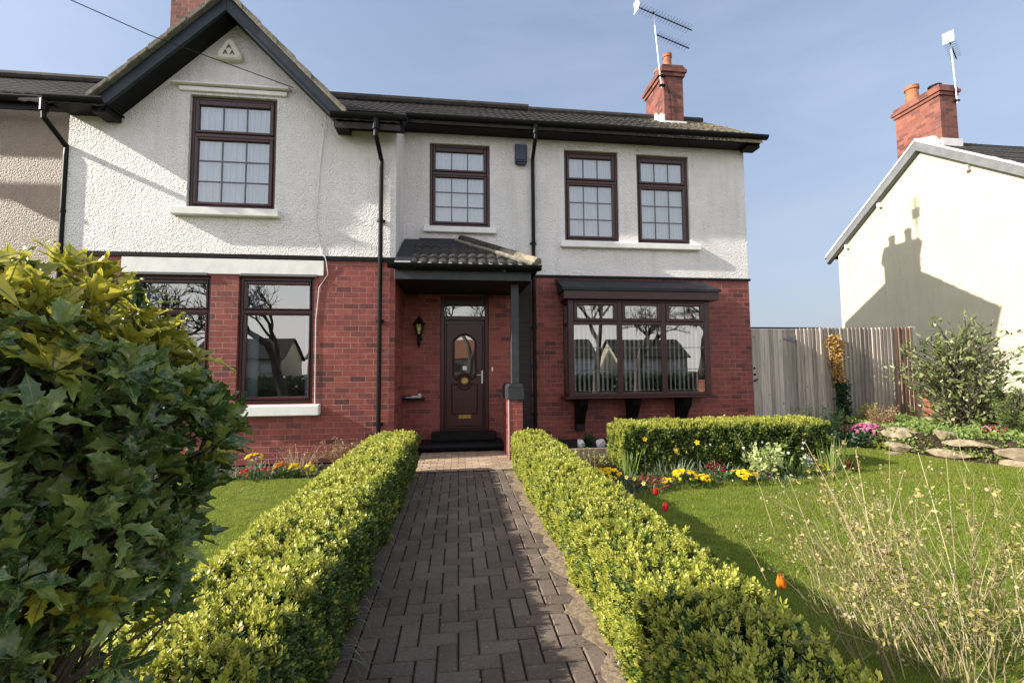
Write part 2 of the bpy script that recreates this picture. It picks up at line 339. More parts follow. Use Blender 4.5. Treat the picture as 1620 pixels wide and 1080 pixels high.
# ------------------------------------------------------------------ camera, sun, sky
def cam_basis(yaw, pitch, roll):
    cy, sy, cp, sp = math.cos(yaw), math.sin(yaw), math.cos(pitch), math.sin(pitch)
    f = Vector((sy * cp, cy * cp, sp)); r = Vector((cy, -sy, 0)); u = r.cross(f)
    c, s = math.cos(roll), math.sin(roll)
    return c * r + s * u, -s * r + c * u, f
R_, U_, F_ = cam_basis(*[math.radians(a) for a in (6.91, 3.6, -.41)])
cd = bpy.data.cameras.new('camera'); cd.sensor_width = 36; cd.lens = 700 / 1620 * 36; cd.clip_start = .05; cd.clip_end = 2000
cam = bpy.data.objects.new('camera', cd); COL.objects.link(cam); SC.camera = cam
mw = Matrix((R_, U_, -F_)).transposed().to_4x4(); mw.translation = (0, 0, 1.35); cam.matrix_world = mw

SUN = Vector((1, .12, -.52)).normalized()          # direction the light travels
el = math.asin(-SUN.z); az = math.atan2(-SUN.x, -SUN.y)   # azimuth of the sun, from +Y towards +X
sl = bpy.data.lights.new('sun', 'SUN'); sl.energy = 3.3; sl.angle = math.radians(.5); sl.color = (1, .93, .80)
so = bpy.data.objects.new('sun', sl); COL.objects.link(so); so.rotation_euler = (-SUN).to_track_quat('Z', 'Y').to_euler(); so.location = (-20, -6, 15)
w = bpy.data.worlds.new('World'); SC.world = w; w.use_nodes = True; nt = w.node_tree; nt.nodes.clear()
wo = nt.nodes.new('ShaderNodeOutputWorld'); bg = nt.nodes.new('ShaderNodeBackground'); sk = nt.nodes.new('ShaderNodeTexSky')
sk.sky_type = 'NISHITA'; sk.sun_disc = False; sk.sun_elevation = el; sk.sun_rotation = az; sk.altitude = 50; sk.air_density = 1.0; sk.dust_density = 2.2; sk.ozone_density = 1.6
# thin high cloud drifting over the sky
tc = nt.nodes.new('ShaderNodeTexCoord'); mp = nt.nodes.new('ShaderNodeMapping'); mp.inputs['Scale'].default_value = (1.1, 2.4, 5.5); mp.inputs['Rotation'].default_value = (0, .25, .4)
nz = nt.nodes.new('ShaderNodeTexNoise'); nz.inputs['Scale'].default_value = 1.3; nz.inputs['Detail'].default_value = 6; nz.inputs['Roughness'].default_value = .55
nt.links.new(tc.outputs['Generated'], mp.inputs['Vector']); nt.links.new(mp.outputs['Vector'], nz.inputs['Vector'])
rp = ramp(nt, [(.42, (0, 0, 0)), (.85, (.13, .13, .13))]); nt.links.new(nz.outputs['Fac'], rp.inputs['Fac'])
mx = nt.nodes.new('ShaderNodeMixRGB'); nt.links.new(rp.outputs['Color'], mx.inputs['Fac']); nt.links.new(sk.outputs['Color'], mx.inputs['Color1']); mx.inputs['Color2'].default_value = (7.5, 7.6, 8.0, 1)
sx = nt.nodes.new('ShaderNodeSeparateXYZ'); nt.links.new(tc.outputs['Generated'], sx.inputs['Vector'])
hz = nt.nodes.new('ShaderNodeMapRange'); hz.inputs['From Min'].default_value = .0; hz.inputs['From Max'].default_value = .75; hz.inputs['To Min'].default_value = .9; hz.inputs['To Max'].default_value = .3; nt.links.new(sx.outputs['Z'], hz.inputs['Value'])
mh = nt.nodes.new('ShaderNodeMixRGB'); bk = nt.nodes.new('ShaderNodeMapRange'); bk.inputs['From Min'].default_value = .25; bk.inputs['From Max'].default_value = -.35; nt.links.new(sx.outputs['Y'], bk.inputs['Value'])   # whiter haze behind the camera, brightened to add fill on the house front
hc = nt.nodes.new('ShaderNodeMixRGB'); nt.links.new(bk.outputs['Result'], hc.inputs['Fac']); hc.inputs['Color1'].default_value = (1.52, 1.66, 2.0, 1); hc.inputs['Color2'].default_value = (6.2, 6.0, 5.8, 1); nt.links.new(hc.outputs['Color'], mh.inputs['Color2'])
nt.links.new(hz.outputs['Result'], mh.inputs['Fac']); nt.links.new(mx.outputs['Color'], mh.inputs['Color1']); 
nt.links.new(mh.outputs['Color'], bg.inputs['Color']); bg.inputs['Strength'].default_value = .10; nt.links.new(bg.outputs['Background'], wo.inputs['Surface'])
SC.view_settings.view_transform = 'Standard'; SC.view_settings.look = 'None'; SC.view_settings.exposure = 1.55; SC.view_settings.gamma = 1
SC.cycles.max_bounces = 8; SC.cycles.transparent_max_bounces = 16; SC.cycles.diffuse_bounces = 4; SC.cycles.glossy_bounces = 4
SC.cycles.use_denoising = True

# ------------------------------------------------------------------ the house
D1, D2, GC = 6.9, 7.9, -3.36        # plane of the gabled wing, plane of the recessed front, centre line of the gable
BELT = 3.04; EAVE = 5.62; GEAVE = 5.04
house = thing('house', 'white rendered house over dark red brick with a steep gabled wing and porch', 'house', (0, D2, 0))
def roofz(y): return 5.74 + .708 * (y - 7.55)

def wall_cells(mb, x0, x1, z0, z1, y, opens, depth=.25, m=0):
    """front wall with real openings (a, b, c, d) = x0, x1, z0, z1 and their reveals"""
    xs = sorted({x0, x1, *[o[0] for o in opens], *[o[1] for o in opens]}); zs = sorted({z0, z1, *[o[2] for o in opens], *[o[3] for o in opens]})
    xs = [x for x in xs if x0 <= x <= x1]; zs = [z for z in zs if z0 <= z <= z1]
    for i in range(len(xs) - 1):
        for j in range(len(zs) - 1):
            cx, cz = (xs[i] + xs[i + 1]) / 2, (zs[j] + zs[j + 1]) / 2
            if any(o[0] < cx < o[1] and o[2] < cz < o[3] for o in opens): continue
            mb.poly([(xs[i], y, zs[j]), (xs[i + 1], y, zs[j]), (xs[i + 1], y, zs[j + 1]), (xs[i], y, zs[j + 1])], m)
    for a, b, c, d in opens:
        top_open = d > z1 + 1e-6; c, d = max(c, z0), min(d, z1); e = y + depth
        mb.poly([(a, y, c), (a, y, d), (a, e, d), (a, e, c)], m); mb.poly([(b, y, c), (b, e, c), (b, e, d), (b, y, d)], m)
        mb.poly([(a, y, c), (a, e, c), (b, e, c), (b, y, c)], m)
        if not top_open: mb.poly([(a, y, d), (b, y, d), (b, e, d), (a, e, d)], m)
    return mb
WL, WR, HR = -5.58, -.965, 5.6
GW = (-3.98, -2.75, 3.77, 5.49); LW = (-3.22, -2.15, .87, 2.75); LW2 = (-4.67, -3.60, .87, 2.75)
MW = (-.52, .57, 3.93, 5.46); R1 = (1.965, 3.015, 3.735, 5.465); R2 = (3.38, 4.435, 3.72, 5.45)
DO = (-.32, .54, .27, 2.67); BAYO = (2.0, 4.42, .93, 2.5)
# rendered upper wall: wing, its gable, the return and the recessed front
up = MB()
up.poly([(WL, D1, GEAVE), (GC - 1.66, D1, GEAVE), (GC - 1.66, D1, GEAVE + .045), (WL, D1, GEAVE + .045)]); up.poly([(GC + 1.66, D1, GEAVE), (WR, D1, GEAVE), (WR, D1, GEAVE + .045), (GC + 1.66, D1, GEAVE + .045)])
wall_cells(up, WL, WR, BELT, GEAVE, D1, [GW])
def gx(z): return 6.70 - z            # half width of the gable at height z
a0, a1 = gx(GEAVE), gx(GW[3])
up.poly([(GC - a0, D1, GEAVE), (GW[0], D1, GEAVE), (GW[0], D1, GW[3]), (GC - a1, D1, GW[3])])
up.poly([(GW[1], D1, GEAVE), (GC + a0, D1, GEAVE), (GC + a1, D1, GW[3]), (GW[1], D1, GW[3])])
up.poly([(GC - a1, D1, GW[3]), (GW[0], D1, GW[3]), (GW[1], D1, GW[3]), (GC + a1, D1, GW[3]), (GC, D1, 6.70)])
e = D1 + .25
up.poly([(GW[0], D1, GEAVE), (GW[0], D1, GW[3]), (GW[0], e, GW[3]), (GW[0], e, GEAVE)]); up.poly([(GW[1], D1, GEAVE), (GW[1], e, GEAVE), (GW[1], e, GW[3]), (GW[1], D1, GW[3])])
up.poly([(GW[0], D1, GW[3]), (GW[1], D1, GW[3]), (GW[1], e, GW[3]), (GW[0], e, GW[3])])
up.poly([(WR, D1, BELT), (WR, D2, BELT), (WR, D2, EAVE + .03), (WR, D1, GEAVE + .04)])          # return of the wing
wall_cells(up, WR, HR, BELT, EAVE + .035, D2, [MW, R1, R2])
up.poly([(HR, D2, BELT), (HR, 11.1, BELT), (HR, 11.1, EAVE), (HR, 9.5, 7.05), (HR, D2, EAVE + .3)])
up.poly([(WL, D1, BELT), (WL, D1, GEAVE), (WL, D2, GEAVE + .6), (WL, D2, BELT)])
up.build('rendered_wall', M['render'], house)
lo = MB()
wall_cells(lo, WL, WR, 0, BELT, D1, [LW, LW2]); lo.poly([(WR, D1, 0), (WR, D2, 0), (WR, D2, BELT), (WR, D1, BELT)])
wall_cells(lo, WR, HR, 0, BELT, D2, [DO, BAYO]); lo.poly([(HR, D2, 0), (HR, 11.1, 0), (HR, 11.1, BELT), (HR, D2, BELT)])
lo.poly([(WL, D1, 0), (WL, D1, BELT), (WL, D2, BELT), (WL, D2, 0)]); lo.poly([(HR, 11.1, 0), (-9, 11.1, 0), (-9, 11.1, EAVE), (HR, 11.1, EAVE)])
lo.build('brick_wall', M['brick'], house)
# black string course
b = MB(); b.box(WL - .01, WR + .02, D1 - .022, D1 - .002, 3.012, 3.078); b.build('string_course', M['black'], house, .004)
b = MB(); b.box(1.30, HR + .03, D2 - .022, D2 - .002, 3.022, 3.072); b.build('string_course', M['black'], house, .004)
b = MB(); b.box(WR + .002, WR + .02, D1, D2 - .9 + .3, 3.012, 3.078)
b.build('string_course', M['black'], house, .004)
st = MB(); st.box(1.06, 1.31, D2 - .006, D2 - .001, 0, 3.02); st.build('painted_strip', M['brick_black'], house)
# rooms behind the windows
rm = MB()
for (x0, x1, y0, z0, z1) in ((-5.5, -1.05, D1 + .26, .25, 2.85), (-5.5, -1.05, D1 + .26, 3.1, 5.55), (-.9, 1.2, D2 + .26, .25, 2.85), (1.3, 5.5, D2 + .26, .25, 2.85), (-.9, 5.5, D2 + .26, 3.1, 5.6)):
    y1 = 10.9
    rm.poly([(x0, y1, z0), (x1, y1, z0), (x1, y1, z1), (x0, y1, z1)]); rm.poly([(x0, y0, z0), (x0, y1, z0), (x0, y1, z1), (x0, y0, z1)]); rm.poly([(x1, y0, z0), (x1, y0, z1), (x1, y1, z1), (x1, y1, z0)])
    rm.poly([(x0, y0, z0), (x1, y0, z0), (x1, y1, z0), (x0, y1, z0)], 1); rm.poly([(x0, y0, z1), (x0, y1, z1), (x1, y1, z1), (x1, y0, z1)])
rm.build('room_lining', [M['lining'], M['floorin']], house)

def window(o, y, split, bars=True, curtain='net', side=(.105, .115), top=.135, bot=.10, mid=.15, gl='glass_up', inset=.05, name='window'):
    """frame (a part), with pane, glazing bars and curtain as sub-parts; split = height of the transom's middle"""
    x0, x1, z0, z1 = o; f = MB(); y0 = y + inset
    fo = .055
    f.box(x0, x0 + fo, y0, y0 + .07, z0, z1); f.box(x1 - fo, x1, y0, y0 + .07, z0, z1); f.box(x0 + fo, x1 - fo, y0, y0 + .07, z1 - fo, z1); f.box(x0 + fo, x1 - fo, y0, y0 + .07, z0, z0 + fo)
    tr = (split - .03, split + .03); f.box(x0 + fo, x1 - fo, y0, y0 + .07, *tr)
    panes = []
    for (a, b, ta, tb) in ((tr[1], z1 - fo, mid / 2 - .03, top - fo), (z0 + fo, tr[0], bot - fo, mid / 2 - .03)):
        l, r = x0 + fo, x1 - fo; s0, s1 = side[0] - fo, side[1] - fo; ys, ye = y0 - .014, y0 + .05
        f.box(l + .004, l + s0, ys, ye, a + .004, b - .004); f.box(r - s1, r - .004, ys, ye, a + .004, b - .004); f.box(l + s0, r - s1, ys, ye, a + .004, a + ta); f.box(l + s0, r - s1, ys, ye, b - tb, b - .004)
        panes.append((l + s0, r - s1, a + ta, b - tb))
    fr = f.build(name, M['upvc'], house, .008)
    g = MB(); [g.poly([(p[0], y0 + .02, p[2]), (p[1], y0 + .02, p[2]), (p[1], y0 + .02, p[3]), (p[0], y0 + .02, p[3])]) for p in panes]
    g.build('pane', M[gl], fr)
    if bars:
        b = MB()
        for k, p in enumerate(panes):
            for i in (1, 2):
                x = p[0] + (p[1] - p[0]) * i / 3; b.box(x - .009, x + .009, y0 + .012, y0 + .026, p[2], p[3])
            if k: 
                for i in (1, 2): z = p[2] + (p[3] - p[2]) * i / 3; b.box(p[0], p[1], y0 + .011, y0 + .027, z - .009, z + .009)
        b.build('glazing_bars', M['bars'], fr)
    if curtain == 'net':
        c = MB(); n = 150; xs = [x0 + .02 + (x1 - x0 - .04) * i / n for i in range(n + 1)]; ph = rng.uniform(0, 6)
        yy = [y0 + .075 + .021 * math.sin(i * .62 + ph + .8 * math.sin(i * .13)) + .011 * math.sin(i * 1.7 + ph) for i in range(n + 1)]
        for i in range(n): c.poly([(xs[i], yy[i], z0 + .02), (xs[i + 1], yy[i + 1], z0 + .02), (xs[i + 1], yy[i + 1], z1 - .02), (xs[i], yy[i], z1 - .02)])
        c.build('net_curtain', M['curtain'], fr, smooth=True)
    elif curtain == 'drape':
        for sgn in (0, 1):
            c = MB(); n = 30; w0 = .14; xa = x0 + .05 if sgn == 0 else x1 - .05 - w0
            xs = [xa + w0 * i / n for i in range(n + 1)]; yy = [y0 + .2 + .022 * math.sin(i * 1.1) for i in range(n + 1)]
            for i in range(n): c.poly([(xs[i], yy[i], z0 + .02), (xs[i + 1], yy[i + 1], z0 + .02), (xs[i + 1], yy[i + 1], z1 - .02), (xs[i], yy[i], z1 - .02)])
            c.build('drape', M['curtain'], fr, smooth=True)
    return fr
M['bars'] = simple('leaded_glazing_bar', (.09, .10, .115), None, rough=.5)
wn = []
wn.append(window(GW, D1, GW[3] - .345 * 1.72)); wn.append(window(MW, D2, MW[3] - .352 * 1.53)); wn.append(window(R1, D2, R1[3] - .34 * 1.73)); wn.append(window(R2, D2, R2[3] - .34 * 1.73))
wn.append(window(LW, D1, LW[3] - .276 * 1.88, False, 'drape', (.10, .085), .11, .10, .10, 'glass')); wn.append(window(LW2, D1, LW2[3] - .276 * 1.88, False, 'drape', (.10, .085), .11, .10, .10, 'glass'))
for o, t in zip(wn, ('window with a drip ledge high in the gable', 'window above the porch roof', 'left of the pair of windows at the top right', 'right of the pair of windows at the top right', 'tall ground floor window with a white sill', 'ground floor window behind the holly bush')): o['label'] = t
def sill(x0, x1, z0, z1, y, pr=.10, name='sill', chop=None):
    s = MB(); s.prism([(x0, y - pr, z0), (x0, y - .002, z0), (x0, y + .045, z1 + .012), (x0, y - pr, z1)], (x1 - x0, 0, 0)); return s.build(name, M['white'], house, .012, seg=2)
sill(-4.15, -2.66, 3.63, 3.745, D1); sill(-.62, .68, 3.80, 3.90, D2, .08); sill(1.87, 4.60, 3.59, 3.70, D2, .09); sill(-3.30, -2.03, .70, .85, D1, .10); sill(-4.75, -3.53, .70, .85, D1, .10)
ln = MB(); ln.box(-4.80, -2.02, D1 - .02, D1 - .001, 2.775, 3.005); ln.build('lintel', M['white'], house, .006)
ln = MB(); ln.box(-3.19, -2.11, D1 - .034, D1 - .001, 2.752, 2.79); ln.box(-4.66, -3.64, D1 - .034, D1 - .001, 2.752, 2.79); ln.build('lintel_trim', M['grey'], house, .004)
dl = MB(); dl.box(-4.13, -2.60, D1 - .035, D1 - .002, 5.53, 5.60)
dl.prism([(-4.21, D1 - .085, 5.615), (-4.21, D1 - .002, 5.615), (-4.21, D1 - .002, 5.68), (-4.21, D1 - .085, 5.64)], (1.65, 0, 0)); dl.build('drip_ledge', M['white'], house, .008)

# roof: rolled concrete tiles in overlapping courses
def roof_sheet(mb, x0, x1, ya, yb, zf, keep, period=.15, course=.27, amp=.02, lift=.022, dx=.025, m=0, axis='x'):
    nx = max(2, int(round((x1 - x0) / dx))); cs = []
    y = ya
    while y < yb - 1e-6: cs.append((y, min(yb, y + course))); y += course
    for k, (y0, y1) in enumerate(cs):
        off = rng.uniform(-.004, .004)
        base = len(mb.v)
        rows = [(y0, lift - .03), (y0, lift), (y1 + .02, 0)]
        for (yy, dz) in rows:
            for i in range(nx + 1):
                x = x0 + (x1 - x0) * i / nx; ph = (x / period) % 1; prof = amp * (max(0, math.sin(PI * ph * 1.0)) ** .7)
                j = 0.006 * math.sin(math.floor(x / period) * 12.9898 + k * 7.3)
                p = (x, yy, zf(yy) + dz + prof + off + j) if axis == 'x' else (yy, x, zf(yy) + dz + prof + off + j)
                mb.v.append(p)
        for r in (0, 1):
            for i in range(nx):
                xm = x0 + (x1 - x0) * (i + .5) / nx; ym = (y0 + y1) / 2
                if not keep(xm, ym): continue
                q = (base + r * (nx + 1) + i, base + r * (nx + 1) + i + 1, base + (r + 1) * (nx + 1) + i + 1, base + (r + 1) * (nx + 1) + i)
                mb.f.append(q); mb.m.append(m)
rf = MB()
roof_sheet(rf, -9.5, WR + .1, 6.53, 9.5, roofz, lambda x, y: not (abs(x - GC) < 1.5 and y < 7.6) and not (x < WL - .35 and y < 7.4))
roof_sheet(rf, WR + .1, HR + .16, 7.52, 9.5, roofz, lambda x, y: True)
rf.poly([(-9.5, 9.5, roofz(9.5)), (HR + .16, 9.5, roofz(9.5)), (HR + .16, 11.4, roofz(9.5) - 1.9 * .708), (-9.5, 11.4, roofz(9.5) - 1.9 * .708)])
rf.prism([(WR + .1, 7.54, roofz(7.54) - .03), (WR + .1, 9.5, roofz(9.5) - .03), (WR + .1, 9.5, roofz(9.5) - .12), (WR + .1, 7.54, roofz(7.54) - .12)], (HR + .05 - WR, 0, 0))
rf.prism([(GC + 1.55, 6.55, roofz(6.55) - .03), (GC + 1.55, 9.4, roofz(9.4) - .03), (GC + 1.55, 9.4, roofz(9.4) - .12), (GC + 1.55, 6.55, roofz(6.55) - .12)], (WR + .1 - GC - 1.55, 0, 0))
# roof of the gabled wing
zr = 6.86
for sg in (-1, 1):
    g = MB(); 
    roof_sheet(g, 6.55, 9.3, 0.0, 1.74, lambda t: zr - 1.74 + t - .0, lambda x, y: True, axis='y')
    g.v = [(GC + sg * (1.74 - p[0]), p[1], p[2] - .02) for p in g.v]
    k = len(rf.v); rf.v += g.v; rf.f += [tuple(k + i for i in f) for f in g.f]; rf.m += g.m
roof = rf.build('roof', M['tile'], house)
rd = MB()
for i in range(36):
    x = -9.5 + i * .46
    if x > HR: break
    xe = min(x + .475, HR + .15); d = .05 if x < 1.2 else 0; rd.tube([(x, 9.5, roofz(9.5) + .02 + d), (xe, 9.5, roofz(9.5) + .028 + d)], [.1, .094], 10)
rd.tube([(GC, 6.56, zr - .01), (GC, 9.2, zr - .01)], .09, 10)
rd.build('ridge_tiles', M['tile_p'], roof, smooth=False)
vg = MB()     # mortared tile edge on top of the bargeboards, stepping course by course
for sg in (-1, 1):
    n = 7
    for i in range(n):
        a, b2 = 1.72 * i / n, 1.72 * (i + 1) / n; j = .014 * (i % 2)
        za, zb = zr - a, zr - b2
        vg.prism([(GC + sg * a, 6.50 + j, za + .035 + j), (GC + sg * b2, 6.50 + j, zb + .055 + j), (GC + sg * b2, 6.50 + j, zb - .03), (GC + sg * a, 6.50 + j, za - .03)], (0, .12, 0))
vg.build('verge', M['mortar'], roof, .006)
bb = MB()
for sg in (-1, 1):
    T = lambda x, z: (GC + sg * x, 6.58, z)
    bb.prism([T(0, zr - .035), T(1.66, zr - .035 - 1.66), T(1.60, zr - 1.83), T(0, zr - .27)], (0, .03, 0))
    bb.prism([(GC + sg * 0, 6.565, zr - .235), (GC + sg * 1.60, 6.565, zr - 1.835), (GC + sg * 1.60, 6.565, zr - 1.87), (GC, 6.565, zr - .27)], (0, .05, 0))
bb.build('bargeboard', M['navy'], house, .004)
sf = MB()
for sg in (-1, 1): sf.prism([(GC, 6.62, zr - .20), (GC + sg * 1.62, 6.62, zr - 1.82), (GC + sg * 1.62, 6.62, zr - 1.85), (GC, 6.62, zr - .235)], (0, .30, 0))
for (x0, x1) in ((WL, GC - 1.5), (GC + 1.5, WR + .13)): sf.box(x0, x1, 6.62, D1 + .01, GEAVE + .022, GEAVE + .046); sf.box(x0, x1, 6.595, 6.618, GEAVE + .016, GEAVE + .10)
sf.box(WR + .005, HR + .15, 7.62, D2 + .01, EAVE + .012, EAVE + .038); sf.box(WR + .005, HR + .15, 7.595, 7.618, EAVE + .004, EAVE + .14)
sf.prism([(WR + .09, 6.56, roofz(6.56) - .12), (WR + .09, 7.60, roofz(7.60) - .12), (WR + .09, 7.60, roofz(7.6) - .02), (WR + .09, 6.56, roofz(6.56) - .02)], (.025, 0, 0))
sf.box(HR - .12, HR + .15, 7.62, 7.84, EAVE - .06, EAVE + .01)
for sg in (-1, 1): sf.box(GC + sg * 1.62 - .1, GC + sg * 1.62 + .1, 6.60, 6.88, GEAVE - .07, GEAVE + .01)
sf.build('soffit', M['black'], house, .004)
vr = MB(); vr.prism([(HR + .12, 7.55, roofz(7.55) - .12), (HR + .12, 9.5, roofz(9.5) - .12), (HR + .12, 9.5, roofz(9.5) + .02), (HR + .12, 7.55, roofz(7.55) + .02)], (.03, 0, 0)); vr.prism([(HR + .12, 9.5, roofz(9.5) - .12), (HR + .12, 11.4, roofz(9.5) - 1.47), (HR + .12, 11.4, roofz(9.5) - 1.33), (HR + .12, 9.5, roofz(9.5) + .02)], (.03, 0, 0)); vr.build('bargeboard', M['black'], house)
def gutter(x0, x1, y, z, name='gutter', par=None, r=.062):
    g = MB(); n = 10
    for t, rr in ((0, r), (.006, r - .007)):
        pass
    pts = [(math.cos(PI * (1 + i / n)) * r, math.sin(PI * (1 + i / n)) * r) for i in range(n + 1)]; inn = [(p[0] * .88, p[1] * .88) for p in pts][::-1]
    pr = [(x0, y + p[0], z + p[1]) for p in pts + inn]; g.prism(pr, (x1 - x0, 0, 0))
    g.box(x0, x1, y - r - .006, y - r + .006, z - .006, z + .012)
    k = x0 + .5
    while k < x1 - .2: g.lathe([(r + .006, -.02), (r + .006, .02)], (0, 0, 0), 4); g.v = g.v[:-8]; g.f = g.f[:-4]; g.m = g.m[:-4]; g.prism([(k, y + p[0] * 1.08, z + p[1] * 1.08) for p in pts], (.05, 0, 0)); k += 1.9
    return g.build(name, M['plastic'], par or house)
gutter(WL - .02, GC - 1.5, 6.535, GEAVE + .07); gutter(GC + 1.5, WR + .2, 6.535, GEAVE + .07); gutter(WR + .06, HR + .24, 7.535, EAVE + .115)
def downpipe(x, ytop, ywall, ztop, xtop, zb=.02, name='downpipe'):
    p = MB(); yw = ywall - .05
    p.tube([(xtop, ytop, ztop), (xtop, ytop, ztop - .16)], .05, 12)
    p.tube([(xtop, ytop, ztop - .14), (xtop, ytop, ztop - .24), (x, yw, ztop - .48), (x, yw, ztop - .6), (x, yw, zb)], .034, 12)
    z = zb + .5
    while z < ztop - .6: p.tube([(x, yw, z), (x, yw, z + .05)], .041, 12); p.box(x - .06, x + .06, ywall - .014, ywall - .003, z + .005, z + .045); z += 1.55
    return p.build(name, M['plastic'], house, smooth=False)
downpipe(-1.185, 6.535, D1, GEAVE + .03, -1.215); downpipe(1.36, 7.535, D2, EAVE + .08, 1.36); 
d3 = downpipe(-5.60, 6.55, D1 + .05, GEAVE + .03, -5.62); d3['label'] = 'black downpipe at the left end of the gabled wing'

# chimneys
def chimney(par, x0, x1, y0, y1, z0, z1, mt, pots, capdark=True, name='chimney'):
    c = MB(); h = z1 - z0
    c.box(x0, x1, y0, y1, z0, z1 - .27)
    for i, (o, a, b2) in enumerate(((.035, .27, .19), (.07, .19, .11), (.035, .11, .05), (.02, .05, 0))): c.box(x0 - o, x1 + o, y0 - o, y1 + o, z1 - a + .001 * i, z1 - b2)
    o = c.build(name, mt, par, .004)
    for (px, py, r, hh, mm) in pots:
        p = MB(); p.lathe([(r, 0), (r * .9, hh * .75), (r * .9, hh * .8), (r * 1.06, hh * .82), (r * 1.06, hh), (r * .8, hh), (r * .75, hh * .3)], (px, py, z1 - .01), 18); p.build('chimney_pot', M[mm], o, smooth=False)
    return o
ch = chimney(house, 4.53, 4.99, 9.0, 9.92, 6.3, 8.12, M['chim'], [(4.76, 9.24, .1, .42, 'terracotta'), (4.76, 9.68, .1, .36, 'terracotta')]); ch['label'] = 'brick chimney with clay pots at the right end of the roof'
fl = MB(); fl.prism([(4.49, 8.96, 6.70), (4.49, 9.3, 6.98), (4.49, 9.5, 7.16), (4.49, 9.35, 7.2), (4.49, 9.2, 7.02), (4.49, 9.1, 7.05), (4.49, 8.99, 6.92), (4.49, 8.96, 6.95)], (.035, 0, 0)); fl.box(4.49, 5.03, 8.955, 8.995, 6.68, 6.80); fl.build('flashing', M['white'], ch)
ch2 = chimney(house, -5.63, -4.75, 9.02, 9.9, 6.3, 9.4, M['chim'], [(-5.35, 9.4, .12, .4, 'terracotta'), (-4.98, 9.4, .12, .4, 'terracotta')]); ch2['label'] = 'wide brick chimney behind the gable'

# porch
pz = 2.90
pr = MB()
def pzf(y): return pz + (y - 6.56) * .565
hipx = lambda y: 1.22 - (y - 6.56) * (1.22 - .02) / (D2 - 6.56)
roof_sheet(pr, -.70, 1.22, 6.56, 7.56, pzf, lambda x, y: x < hipx(y), period=.15, course=.27, amp=.032, lift=.03, dx=.0125)
pr.prism([(-.95, 6.55, pzf(6.56) - .03), (1.22, 6.55, pzf(6.56) - .03), (.02, D2 - .01, pzf(D2) - .03), (-.95, D2 - .01, pzf(D2) - .03)], (0, 0, -.04))
pr.poly([(1.22, 6.56, pz - .03), (1.26, D2 - .005, pz - .03), (.02, D2 - .005, pzf(D2) - .03)])
porch_roof = pr.build('porch_roof', M['tile_p'], house)
fp = MB()
fp.prism([(-.955, 6.57, pzf(6.57) + .02), (-.955, D2 - .008, pzf(D2) + .02), (-.955, D2 - .008, pzf(D2) - .02), (-.955, 6.57, pzf(6.57) - .02)], (.255, 0, 0)); fp.prism([(-.70, 7.54, pzf(7.54) + .035), (-.70, D2 - .006, pzf(D2) + .045), (-.70, D2 - .006, pzf(D2) - .02), (-.70, 7.54, pzf(7.54) - .02)], (.88, 0, 0)); fp.build('flashing', M['lead'], porch_roof, .01)
ht = MB(); A, B = Vector((1.2, 6.57, pz + .06)), Vector((.04, D2 - .07, pzf(D2) + .01))
for i in range(4):
    p, q = A.lerp(B, i / 4), A.lerp(B, (i + .98) / 4); ht.tube([p, q + Vector((0, 0, .008))], [.088, .078], 12, 1 if i == 0 else 0)
ht.build('hip_tiles', [M['ridge'], M['lichen']], porch_roof)
hm = MB(); off = Vector((-.085, -.075, -.035)); hm.tube([A + off, A.lerp(B, .35) + off + Vector((.012, .0, .01)), A.lerp(B, .7) + off, B + off], .035, 6); hm.build('bedding_mortar', M['mortar'], porch_roof)
em = MB()
for i in range(13): em.box(-.70 + i * .15 + .10, -.70 + i * .15 + .158, 6.545, 6.60, pz - .005, pz + .036)
em.box(-.93, -.70, 6.56, 6.62, pz, pz + .05); em.box(-.93, 1.2, 6.575, 6.595, pz - .004, pz + .012)
em.build('eaves_mortar', M['whitestone'], porch_roof, .006)
g = gutter(-1.02, 1.24, 6.50, pz - .01, par=porch_roof)
pf = MB(); pf.box(-.94, 1.10, 6.60, 6.63, 2.69, 2.83); pf.box(1.072, 1.10, 6.632, D2 - .01, 2.69, 2.83); pf.build('fascia', M['slate'], house, .004)
pc = MB(); pc.box(-.93, 1.07, 6.64, D2 - .005, 2.685, 2.71); pc.build('porch_ceiling', M['black'], house)
po = MB(); po.box(.81, .93, 6.78, 6.90, 1.13, 2.684); po.build('porch_post', M['slate'], house, .006)
pi = MB(); pi.box(.755, .965, 6.67, 7.49, 0, .892); pi.build('brick_pier', M['brick'], house, .004)
cp = MB(); cp.box(.735, .985, 6.65, 7.51, .893, 1.06); cp.prism([(.735, 6.65, 1.06), (.985, 6.65, 1.06), (.985, 7.51, 1.06), (.735, 7.51, 1.06)], (0, 0, .012))
cp.prism([(.735, 6.65, 1.072), (.985, 6.65, 1.072), (.955, 6.65, 1.125), (.765, 6.65, 1.125)], (0, .86, 0)); cp.build('pier_cap', M['slate'], house, .01, seg=2)
pt = MB(); pt.tube([(.752, 6.668, .01), (.753, 6.667, .45), (.752, 6.668, .888)], .005, 6); pt.build('pier_edge_highlight', M['whitestone'], house)  # pale line modelled on the pier corner as its sunlit edge
# steps
s = MB(); s.box(-.45, .64, 7.60, D2 - .002, .155, .285); s.build('door_step', M['black'], house, .008)
s = MB(); s.box(-.62, .75, 7.46, D2 - .002, 0, .152); s.tube([(-.62, 7.46, .085), (.75, 7.46, .085)], .066, 14); s.build('door_step', M['black'], house, .004)

